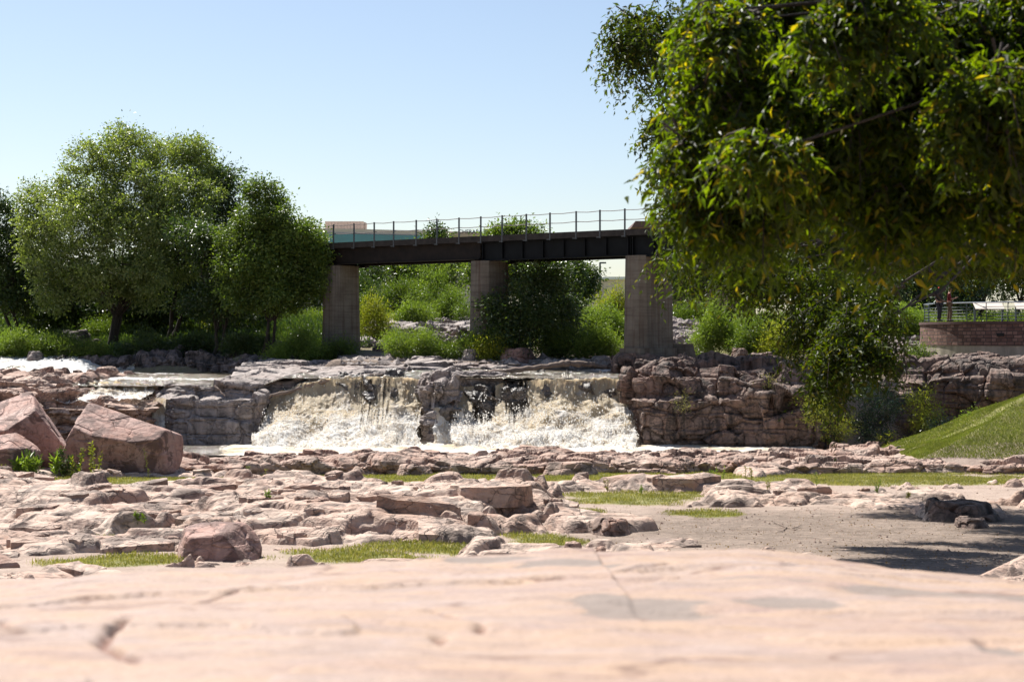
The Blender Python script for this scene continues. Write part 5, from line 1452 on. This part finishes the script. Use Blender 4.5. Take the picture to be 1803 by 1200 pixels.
# dark thicket under the second span
tree('thicket', 'tall dark leafy thicket in the shade below the second bridge span', 'thicket', base_px(920, 93.0), ell_px([
    (912, 575, 34, 45), (955, 505, 34, 34, 1), (930, 545, 40, 45), (880, 605, 30, 30), (965, 590, 40, 45, 1), (988, 488, 18, 24, 2), (1000, 560, 20, 40, 2), (862, 545, 10, 20), (925, 490, 22, 16, 2), (1015, 610, 20, 22, 1), (900, 618, 36, 20)], 92.8), 30000, .17, M['lf_dark'], 7, None, .12, 16, trunks=4, clump=.36, spread=.9)
G2 = 'trees beyond the bridge'
for i, (px, Y, el, n, mt, lab) in enumerate([
    (985, 135, [(985, 485, 36, 26), (1000, 472, 20, 18), (960, 470, 40, 30), (990, 510, 35, 30)], 8000, 'lf_dark', 'dark spreading tree under the middle of the second span, far behind'),
    (1027, 150, [(1027, 495, 15, 22), (1025, 515, 22, 18), (1028, 480, 8, 12)], 3000, 'lf_dark', 'small rounded dark tree standing left of the street lamp'),
    (905, 190, [(905, 408, 26, 9), (880, 416, 20, 10), (922, 412, 20, 12), (900, 440, 40, 22), (935, 430, 20, 20)], 6000, 'lf_mid', 'sunlit treetop rising above the bridge deck near the middle'),
    (768, 200, [(768, 416, 9, 14), (768, 435, 15, 22)], 1500, 'lf_dark', 'small dark conifer top showing over the deck in front of the tan building'),
    (866, 200, [(868, 424, 14, 8), (866, 450, 26, 20)], 2000, 'lf_bright', 'pale green treetop showing over the deck right of the sign'),
    (640, 150, [(640, 490, 50, 40), (600, 500, 50, 40), (560, 510, 40, 40)], 6000, 'lf_dark', 'dark tree far behind the left pier'),
    (740, 160, [(740, 480, 50, 35), (800, 475, 45, 35), (690, 485, 40, 30)], 7000, 'lf_mid', 'broad tree far behind the first bridge span'),
    (870, 150, [(870, 500, 50, 45), (910, 490, 40, 40)], 6000, 'lf_mid', 'broad tree far behind the middle pier'),
    (1240, 140, [(1230, 470, 60, 50), (1290, 450, 60, 60), (1200, 500, 40, 40)], 9000, 'lf_dark', 'dark tree behind the foliage, right of the nearest pier'),
    (1400, 130, [(1400, 450, 70, 60), (1350, 490, 50, 40), (1450, 500, 60, 40)], 9000, 'lf_mid', 'tree behind the hanging branch on the far bank'),
    (1640, 132, [(1640, 480, 48, 50), (1605, 525, 42, 36), (1665, 520, 36, 34)], 8000, 'lf_teal', 'grey green tree close behind the left edge of the platform'),
    (1560, 140, [(1560, 450, 60, 60), (1520, 500, 50, 40), (1610, 490, 45, 45)], 9000, 'lf_dark', 'dark tree behind the lawn, left of the two people'),
    (1715, 125, [(1715, 490, 35, 45), (1700, 520, 30, 30), (1735, 450, 30, 40)], 9000, 'lf_teal', 'grey green small leaved tree right behind the two people'),
    (1780, 135, [(1790, 470, 50, 60), (1760, 500, 40, 40), (1840, 470, 60, 70)], 9000, 'lf_dark', 'dark tree behind the platform at the right edge'),
    (470, 150, [(470, 500, 60, 60), (380, 510, 60, 50), (540, 520, 50, 40), (300, 520, 60, 50)], 9000, 'lf_dark', 'dark tree line tree closing the view behind the wood'),
    (60, 150, [(60, 520, 70, 45), (150, 530, 60, 40), (-30, 510, 60, 60)], 7000, 'lf_dark', 'dark tree closing the view behind the left end of the wood')]):
    tree('background_tree', lab, 'tree', base_px(px, Y), ell_px(el, Y), int(n * 1.9), .27 * Y / 150, M[mt], 200 + i, G2, .18, 8, clump=.45 * Y / 150, per=20, fork=.4)

# undergrowth: one mass nobody could count, along banks and far slope
def scatter_mass(name, label, pts, L, mat, seed, per=26, h=.5, r=.4, ratio=.16, up=1.6):
    rs = np.random.RandomState(seed); n = len(pts)
    ci = np.repeat(np.arange(n), per)
    hh = h * (.4 + .9 * rs.rand(n))[ci] if np.isscalar(h) else h[ci]
    P = pts[ci] + np.stack([rs.randn(len(ci)) * r, rs.randn(len(ci)) * r, rs.rand(len(ci)) ** .8 * hh], 1)
    D = unit(rs.randn(len(ci), 3) * .6 + np.array([0, 0, up])); Nn = unit(rs.randn(len(ci), 3))
    ln = L * (.6 + .8 * rs.rand(len(ci)))
    V, Q = leaves(P, D, Nn, ln, ln * ratio, shape='quad')
    return tag(mesh_np(name, V, Q, mat), label, kind='stuff')
def rnd_ground(n, x0, x1, y0, y1, seed, cond=None):
    rs = np.random.RandomState(seed); Y = y0 + (y1 - y0) * rs.rand(n); px = x0 + (x1 - x0) * rs.rand(n)
    X = (px - 901.5) / F * Y; Z = soil_z(X.astype(np.float32), Y.astype(np.float32))
    P = np.stack([X, Y, Z], 1)
    return P[cond(px, Y)] if cond is not None else P
M['lf_grass'] = leaf_mat('grass_blades', [(.11, .12, .035), (.18, .17, .055), (.32, .27, .13), (.14, .16, .04)], .35, rough=.6, spec=.2)
M['lf_seed'] = leaf_mat('weed_stems', [(.16, .14, .06), (.20, .20, .06), (.12, .16, .04)], .3, rough=.7, spec=.2)
M['lf_litter'] = leaf_mat('fallen_leaves', [(.22, .13, .06), (.30, .20, .10), (.16, .09, .05)], .15, rough=.8, spec=.1)
scatter_mass('undergrowth', 'mixed green undergrowth covering the far bank beyond the river', rnd_ground(6500, -100, 2000, 106, 150, 9, lambda px, Y: ~((px < 600) & (Y < 135)) & ~((px > 620) & (px < 880) & (Y < 119)) & ~((px > 1170) & (px < 1262) & (Y < 108)) & ~((px > 1660) & (Y < 118))), .22, M['lf_mid'], 9, 24, .8, .45, .25)
scatter_mass('undergrowth', 'dark low undergrowth at the foot of the wood', rnd_ground(4200, -20, 640, 103, 135, 10), .24, M['lf_dark'], 11, 22, .6, .3, .3)  # dark leaf colour stands for the shade beneath the trees
scatter_mass('riverside_grass', 'bright tall grass along the left bank above the rapid', rnd_ground(420, -60, 200, 102.5, 106, 12), .35, M['lf_bright'], 13, 26, .4, .2, .07, 2.5)
scatter_mass('shelf_weeds', 'sparse weeds on the rock shelf behind the cliff', rnd_ground(420, 1230, 1620, 84, 100, 14, lambda px, Y: (np.sin(px * .05) + np.cos(Y * 1.1)) > -.1), .2, M['lf_grass'], 15, 18, .3, .25, .12, 1.8)
# rubble line along the far water edge
rs = np.random.RandomState(77); V_, T_ = [], []
tpl = unit(np.array([[1, 0, 0], [-1, 0, 0], [0, 1, 0], [0, -1, 0], [0, 0, 1], [0, 0, -1]], float)); tf = np.array([[0, 2, 4], [2, 1, 4], [1, 3, 4], [3, 0, 4], [2, 0, 5], [1, 2, 5], [3, 1, 5], [0, 3, 5]])
k = 0
for i in range(900):
    px = rs.uniform(430, 1110) if i < 600 else rs.uniform(1180, 1620); Yv = (rs.uniform(97, 99.5) if px < 600 else rs.uniform(90.3, 94)) if i < 600 else rs.uniform(84, 97)
    x = (px - 901.5) / F * Yv; z = max(gz(x, Yv), -1.22 if i < 600 else -9); s_ = rs.uniform(.05, .22) * (1 + (rs.rand() < .08))
    V_.append(tpl * s_ * np.array([1.4, 1, .7]) * (1 + .35 * rs.randn(6, 1)) @ np.array([[math.cos(i), math.sin(i), 0], [-math.sin(i), math.cos(i), 0], [0, 0, 1]]) + [x, Yv, z]); T_.append(tf + k); k += 6
tag(mesh_np('rubble', np.vstack(V_), None, M['grey_rock'], T=np.vstack(T_)), 'loose rubble stones along the far water edge', kind='stuff')

# ---- bushes growing at the foot of the cliff
G3 = 'shrubs at the foot of the cliff'
def fz(px, py, Y): return W(px, py, Y)
def shrub(px, py0, py1, hw, Y, n, mat, L, lab, seed, ratio=.35, lean=0, up=.6, name='shrub', clump=.2, trunks=5):
    s = Y / F; z0 = -(py1 - 600) * s; z1 = -(py0 - 600) * s; x = (px - 901.5) * s; ells = []
    rs = np.random.RandomState(seed)
    m_ = 7
    for i in range(m_):
        v = (i + .7) / m_; ells.append((x + lean * s * v + rs.randn() * hw * s * .3, Y + rs.randn() * .25, z0 + (z1 - z0) * v * .92, hw * s * (.75 - .3 * abs(v - .5)), hw * s * .6, (z1 - z0) / m_ * 1.1))
    return tree(name, lab, 'shrub', (x, Y, z0), ells, n, L, mat, seed, G3, .05, 20, trunks=trunks, clump=clump, per=14, droop=-.05, ratio=ratio, fork=.3, shell=.2, spread=hw * s * .15, crown_nm='foliage', upw=up, stem='stem', sub=0)
shrub(1525, 655, 792, 52, 78.5, 9000, M['lf_teal'], .12, 'tall glossy blue green shrub at the foot of the cliff below the hanging branch', 301, lean=25)
shrub(1468, 700, 775, 34, 78.6, 2600, M['lf_yel'], .12, 'arching yellow green shrub left of the glossy one at the cliff foot', 302, lean=-30, ratio=.2)
shrub(1640, 690, 785, 32, 77, 3400, M['lf_yel'], .11, 'upright yellow flowered shrub growing at the edge of the lawn', 303, lean=-18)
shrub(1655, 740, 785, 30, 76, 2000, M['lf_teal'], .10, 'low pale leaved shrub at the base of the yellow flowered one', 304)
shrub(1720, 728, 770, 34, 74.5, 1700, M['lf_bright'], .11, 'light leafy weeds on top of the lawn bank', 305)
shrub(1560, 765, 790, 12, 77, 300, M['lf_yel'], .12, 'small spiky green plant between two larger shrubs at the cliff foot', 306)
shrub(1600, 745, 788, 30, 77.6, 700, M['lf_litter'], .12, 'dry brown brushwood bush beside the lawn', 307, ratio=.1)
for px, py0, py1, Yv, lab in [(1203, 700, 722, 80.2, 'tuft of weeds rooted high in the cliff face near the fall'), (1352, 660, 685, 80.6, 'thin weed on the upper step of the cliff')]:
    shrub(px, py0, py1, 12, Yv, 260, M['lf_grass'], .12, lab, int(px), ratio=.15)

# ---- the overhanging trees on the right
def hanging(name, label, base, ells, n_tw, per, Lf, mat, seed, r0, twl=.55, nl=26, ratio=.33, shape='fold', fork=.5, droop=.9, browse=(99, 0)):
    rs = np.random.RandomState(seed)
    root = empty(name, base); tag(root, label, 'tree', 'overhanging trees on the right')
    ch = []
    for e in np.array(ells):
        e_ = e.copy(); e_[3:] *= .62; ch.append(e_)
        for _ in range(7):
            dd = unit(rs.randn(3)); q = rs.uniform(.22, .42); ch.append(np.concatenate([e[:3] + dd * e[3:] * rs.uniform(.6, 1.0), e[3:] * q]))
    C, d, k = in_ell(rs, np.array(ch), n_tw, .25)
    ok_ = ~((C[:, 0] > browse[0]) & (C[:, 2] < browse[1] + browse[1] * .22 * fbm(np.stack([C[:, 0] * 1.1, C[:, 1] * .6, 0 * C[:, 0]], 1), seed, 3))); C, d = C[ok_], d[ok_]; n_tw = len(C)
    out = unit(d * np.array([1, 1, .3]) + rs.randn(n_tw, 3) * .5)
    tl = twl * (.6 + .8 * rs.rand(n_tw))
    ti = np.repeat(np.arange(n_tw), per); u = np.tile(np.linspace(.12, 1, per), n_tw) + rs.randn(n_tw * per) * .03
    dz = np.zeros((len(ti), 3)); dz[:, 2] = -droop * u ** 1.6
    P = C[ti] + (out[ti] * u[:, None] * .8 + dz) * tl[ti][:, None]
    side = unit(np.cross(out[ti], np.array([0, 0, 1.])) + rs.randn(len(ti), 3) * .25) * np.where(np.arange(len(ti)) % 2 == 0, 1, -1)[:, None]
    D = unit(out[ti] * .35 + side * .75 + np.array([0, 0, -droop * .8]) + rs.randn(len(ti), 3) * .5)
    Nn = unit(np.array([0, 0, .7]) + out[ti] * .5 + rs.randn(len(ti), 3) * .6)
    ln = Lf * (.45 + .75 * rs.rand(len(ti)))
    V, Q = leaves(P, D, Nn, ln, ln * ratio, fold=.1, shape=shape)
    mesh_np('crown', V - np.array(base), Q, mat, root)
    # twigs
    mb = limbs(MB(), base, ells, rs, r0, nl, fork, 1, forkpt=(base[0] - .2, base[1] + .3, base[2] + fork))
    sel = rs.choice(n_tw, min(n_tw, 1500), replace=False)
    for j in sel:
        a = C[j]; mb.tube([a - out[j] * tl[j] * .5 + [0, 0, .05], a, a + (out[j] * .4 + [0, 0, -droop * .3]) * tl[j], a + (out[j] * .75 + [0, 0, -droop * .9]) * tl[j]], [.014, .010, .007, .004], 4, caps=False)
    t = mb.build('trunk', M['bark']); t.parent = root; t.location = -Vector(base)
    return root
far_b = (13.0, 38.0, gz(13., 38.) - .05)
E_far = ell_px([(a[0], a[1] - (34 if a[1] > 300 else 10), *a[2:]) for a in [  # px, py, rx, ry, dY
    (1105, 45, 50, 48, -6), (1130, 105, 55, 38, -6), (1150, 60, 50, 50, -5), (1165, 235, 40, 22, -6), (1180, 320, 34, 24, -5), (1185, 380, 28, 24, -5), (1190, 60, 60, 60, -5), (1165, 225, 35, 20, -6), (1190, 160, 50, 60, -5), (1200, 260, 50, 60, -4), (1190, 330, 30, 25, -5),
    (1215, 400, 40, 60, -3), (1190, 480, 35, 20, -6), (1230, 480, 50, 45, -3), (1300, 460, 70, 60, 0), (1330, 520, 60, 35, 0), (1290, 330, 90, 90, 0),
    (1420, 480, 90, 80, 2), (1440, 570, 60, 50, -2), (1480, 630, 55, 50, -5), (1490, 650, 45, 45, -5.5), (1530, 640, 35, 50, -5.5), (1450, 590, 55, 50, -4), (1400, 520, 60, 45, -3), (1310, 500, 60, 45, -3), (1465, 700, 30, 40, -5), (1445, 690, 22, 50, -5), (1420, 620, 30, 40, -4), (1500, 560, 70, 50, -2), (1550, 650, 26, 38, -5), (1520, 600, 50, 50, -5), (1545, 570, 28, 40, -3),
    (1550, 440, 100, 80, 3), (1650, 440, 60, 35, 2), (1700, 440, 80, 60, 4), (1780, 480, 35, 38, 4), (1800, 440, 80, 90, 6), (1620, 400, 120, 90, 8), (1480, 350, 130, 100, 6),
    (1400, 180, 130, 120, 3), (1600, 200, 160, 140, 8), (1750, 300, 140, 140, 8), (1450, 0, 160, 90, 6), (1650, 20, 170, 120, 8), (1850, 450, 60, 90, 8), (1900, 150, 150, 150, 8), (1300, -60, 120, 60, 0), (1950, 350, 130, 160, 10)]], 37, .8) + [(8.5, 48.5, 3.4, 3, 3, 1.8), (10.5, 46.5, 3.8, 3, 3, 1.8), (11, 48, 2.2, 4, 4, 2.2), (16, 47, 2.5, 4.5, 4.5, 2.8), (12, 44, 4, 4, 4, 2)]  # lumps in world units: hidden back crown added to throw the ground shadow
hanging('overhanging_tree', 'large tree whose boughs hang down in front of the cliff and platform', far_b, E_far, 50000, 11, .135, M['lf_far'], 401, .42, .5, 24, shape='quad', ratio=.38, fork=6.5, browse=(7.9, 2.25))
near_b = (8.6, 15.5, gz(8.6, 15.5) - .05)
E_near = ell_px([(a[0], a[1] - 45, *a[2:]) for a in [(1215, 120, 30, 60, 1), (1290, 90, 60, 50, 0), (1240, 215, 45, 50, 1), (1215, 290, 50, 35, 0), (1300, 200, 70, 60, 0), (1330, 300, 70, 50, -1), (1250, 350, 35, 35, 0), (1230, 400, 35, 35, 0),
    (1310, 420, 60, 50, 0), (1420, 330, 80, 60, 0), (1400, 130, 80, 80, 1), (1500, 60, 100, 70, -1), (1500, 230, 90, 80, 0), (1570, 400, 60, 70, 0), (1550, 320, 80, 60, 1), (1650, 120, 100, 90, 0), (1680, 280, 90, 80, 1),
    (1760, 200, 90, 100, -1), (1790, 60, 90, 80, 0), (1700, 400, 30, 55, 0), (1780, 350, 60, 60, 1), (1850, 300, 80, 160, 0), (1400, 10, 90, 40, 1), (1250, 30, 30, 25, 1), (1900, 100, 100, 150, 0), (1960, 300, 100, 120, 1)]], 15, .75) + [(8.4, 15.8, 3.4, 1.7, 1.7, 1.3), (10.4, 14.8, 3.0, 1.5, 1.5, 1.2)]
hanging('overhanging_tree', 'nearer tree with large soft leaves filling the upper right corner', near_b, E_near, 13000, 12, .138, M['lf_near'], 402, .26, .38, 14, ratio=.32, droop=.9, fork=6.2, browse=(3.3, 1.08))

# ---- grass and weeds between rock and soil
def blade_field(name, label, n, seed, L, per, cond_field, mat, thr=.45, ratio=.10, spread=.05, up=2.0, ymin=27, ymax=67):
    rs = np.random.RandomState(seed)
    Y = ymin + (ymax - ymin) * rs.rand(n) ; t = rs.uniform(-.33, .33, n); X = t * (Y + 2)
    X = X.astype(np.float32); Y = Y.astype(np.float32)
    g_ = blobs(X, Y, cond_field, .5); sz = soil_z(X, Y); rz = surf_z(X, Y)
    pn = fbm(np.stack([X * 1.3, Y * 1.3, 0 * X], 1), seed + 1, 3)
    m_ = (g_ > .2) & (g_ + pn * .9 > thr) & (sz > rz - .015)
    P = np.stack([X, Y, sz], 1)[m_]
    k = len(P); ci = np.repeat(np.arange(k), per)
    Q_ = P[ci] + np.stack([rs.randn(len(ci)) * spread, rs.randn(len(ci)) * spread, 0 * ci], 1)
    D = unit(rs.randn(len(ci), 3) * .6 + np.array([0, 0, up])); ln = L * (.35 + .9 * rs.rand(len(ci)) ** 1.5) * (1 + .5 * pn[m_][ci])
    V, Q = leaves(Q_, D, unit(rs.randn(len(ci), 3) + [0, -.4, .3]), ln, ln * ratio + .006, shape='quad')
    print(name, len(Q))
    return tag(mesh_np(name, V, Q, mat), label, kind='stuff')
blade_field('grass', 'short green and straw coloured grass growing in the soil between the slabs', 170000, 501, .085, 4, GRASS, M['lf_grass'], .30, spread=.09)
blade_field('fallen_leaves', 'fallen brown leaves and litter along the edge of the bare dirt', 26000, 503, .035, 1, [(1420, 905, 260, 12), (1500, 950, 400, 60), (1000, 960, 100, 10)], M['lf_litter'], .62, ratio=.6, up=.05)
# lawn blades
rs = np.random.RandomState(505); n = 110000
Xl = rs.uniform(15, 27, n).astype(np.float32); Yl_ = rs.uniform(68, 76, n).astype(np.float32); lz = soil_z(Xl, Yl_); hz = lawn_h(Xl, Yl_)
ok = (hz > -4.75) & ((np.abs((Yl_ - 71.2) - .28 * (Xl - 15) + .25 * np.sin(Xl * 2)) > .5) | (rs.rand(n) < .4))
P = np.stack([Xl, Yl_, lz], 1)[ok]; k = len(P)
V, Q = leaves(P, unit(rs.randn(k, 3) * .5 + [0, 0, 1.6]), unit(rs.randn(k, 3)), .05 + .05 * rs.rand(k), np.full(k, .02), shape='quad')
M['lf_lawn'] = leaf_mat('lawn_blades', [(.10, .13, .03), (.15, .18, .045), (.26, .24, .10)], .35, rough=.6, spec=.2, big=.8)
tag(mesh_np('lawn_grass', V, Q, M['lf_lawn']), 'mown green grass on the bank below the cliff', kind='stuff')

# weeds that can be told apart
def weed(px, py0, Y, h_px, label, seed, nst=3, name='weed', mat='lf_grass', L=.10, w=.12):
    x = (px - 901.5) / F * Y; z = float(top_z(np.array([x]), np.array([Y]))[0]) - .02
    rs = np.random.RandomState(seed); H = h_px * Y / F
    root = empty(name, (x, Y, z)); tag(root, label, 'weed', 'tall weeds among the slabs')
    mb = MB(); Ps, Ds = [], []
    for i in range(nst):
        bx_ = rs.randn() * w * (.3 if nst < 3 else 1); tx = bx_ + rs.randn() * H * .12; ty = rs.randn() * H * .12; hh = H * rs.uniform(.6, 1.05)
        mb.tube([(bx_, 0, 0), ((bx_ + tx) / 2 + rs.randn() * .01, ty / 2, hh * .5), (tx, ty, hh)], [.008, .007, .004], 4)
        k = int(22 + hh * 30)
        for j in range(k):
            u = (j + .5) / k; Ps.append((bx_ + (tx - bx_) * u, ty * u, hh * (.12 + .88 * u))); Ds.append(rs.randn(3) * .9 + [0, 0, .7])
    Ps = np.array(Ps); Ds = unit(np.array(Ds)); ln = L * (.5 + .8 * rs.rand(len(Ps)))
    V, Q = leaves(Ps, Ds, unit(rs.randn(len(Ps), 3)), ln, ln * .25, shape='quad')
    mesh_np('foliage', V, Q, M[mat], root); mb.build('stem', M['lf_seed'], root)
    return root
WD = [(1262, 0, 57.5, 32, 'clump of tall green weeds left of the small rock pile in the grass', 6), (1320, 0, 57.5, 30, 'narrow pair of tall weeds just left of the small rock pile', 3), (1440, 0, 54, 38, 'single tall weed rising from the ledge right of the small rock pile', 1),
      (1350, 0, 54, 24, 'short weed among the flat slabs in front of the small rock pile', 2), (1545, 0, 50, 26, 'weed beside the brown block at the right end of the dirt ledge', 2), (1070, 0, 54, 24, 'small weed at the left of the green soil patch', 2),
      (437, 0, 60, 24, 'weed in the thin grass line below the rock shelf, left of a paler pair', 2), (465, 0, 60, 20, 'pair of pale weeds in the thin grass line below the rock shelf', 2), (245, 0, 38.5, 20, 'tuft of weeds in the dark hollow of the slabs left of centre', 4),
      (8, 0, 59, 32, 'yellowish weed at the left edge in front of the squat boulder', 2), (1130, 0, 53, 20, 'short weed above the green soil patch', 2), (1600, 0, 49, 14, 'low weed right of the dirt ledge', 2), (470, 0, 40, 16, 'short weed poking from the humped slabs', 2)]
for i, (px, _, Yv, hp, lab, ns) in enumerate(WD): weed(px, 0, Yv, hp, lab, 600 + i, ns, mat='lf_bright' if i % 2 == 0 else 'lf_grass')
weed(150, 0, 61.5, 62, 'leafy yellow green weed in front of the gap between the two largest boulders', 640, 5, mat='lf_yel', L=.14, w=.3)
weed(262, 0, 61.2, 60, 'pale seed headed weed in front of the right end of the pale topped boulder', 641, 1, mat='lf_seed', L=.08)
weed(75, 0, 61.5, 36, 'clump of bright grass blades at the foot of the tall tilted boulder', 642, 8, mat='lf_bright', L=.3, w=.5)
weed(110, 0, 61.8, 55, 'dark shaded weeds between the boulders', 643, 10, mat='lf_dark', L=.2, w=.6)
weed(312, 0, 83, 18, 'green tuft growing on the front step of the grey outcrop', 644, 3, mat='lf_bright', L=.12)
# twigs on the dirt
mb = MB(); rs = np.random.RandomState(9)
for (ax, ay, bx_, by) in ((1362, 922, 1408, 935), (1385, 928, 1368, 941), (1395, 931, 1412, 926)):
    pts = []
    for u in np.linspace(0, 1, 5):
        px, py = ax + (bx_ - ax) * u, ay + (by - ay) * u
        Yv = float(np.interp(py, [900, 949, 1000], [46, 37, 30])); x = (px - 901.5) / F * Yv
        pts.append((x, Yv, float(top_z([x], [Yv])[0]) + .03 + .01 * rs.randn()))
    mb.tube(pts, [.014, .012, .011, .009, .004], 5)
tag(mb.build('fallen_branch', M['drift'], local=tuple(mb.v[0][0])), 'small forked dry branch lying on the bare dirt', 'branch')
# pebbles on the dirt
rs = np.random.RandomState(81); n = 2600
Yp = rs.uniform(28, 58, n).astype(np.float32); Xp = (rs.uniform(.0, .33, n) * (Yp + 2)).astype(np.float32)
sz = soil_z(Xp, Yp); rz = surf_z(Xp, Yp); ok = sz > rz; Xp, Yp, sz = Xp[ok], Yp[ok], sz[ok]; n = len(Xp)
s_ = (.008 + .03 * rs.rand(n) ** 3)[:, None, None]
V = np.stack([Xp, Yp, sz], 1)[:, None, :] + tpl[None] * s_ * (1 + .3 * rs.randn(n, 6, 1)); T = (tf[None] + (np.arange(n) * 6)[:, None, None]).reshape(-1, 3)
tag(mesh_np('gravel', V.reshape(-1, 3), None, M['ledge'], T=T), 'fine gravel strewn over the bare dirt', kind='stuff')
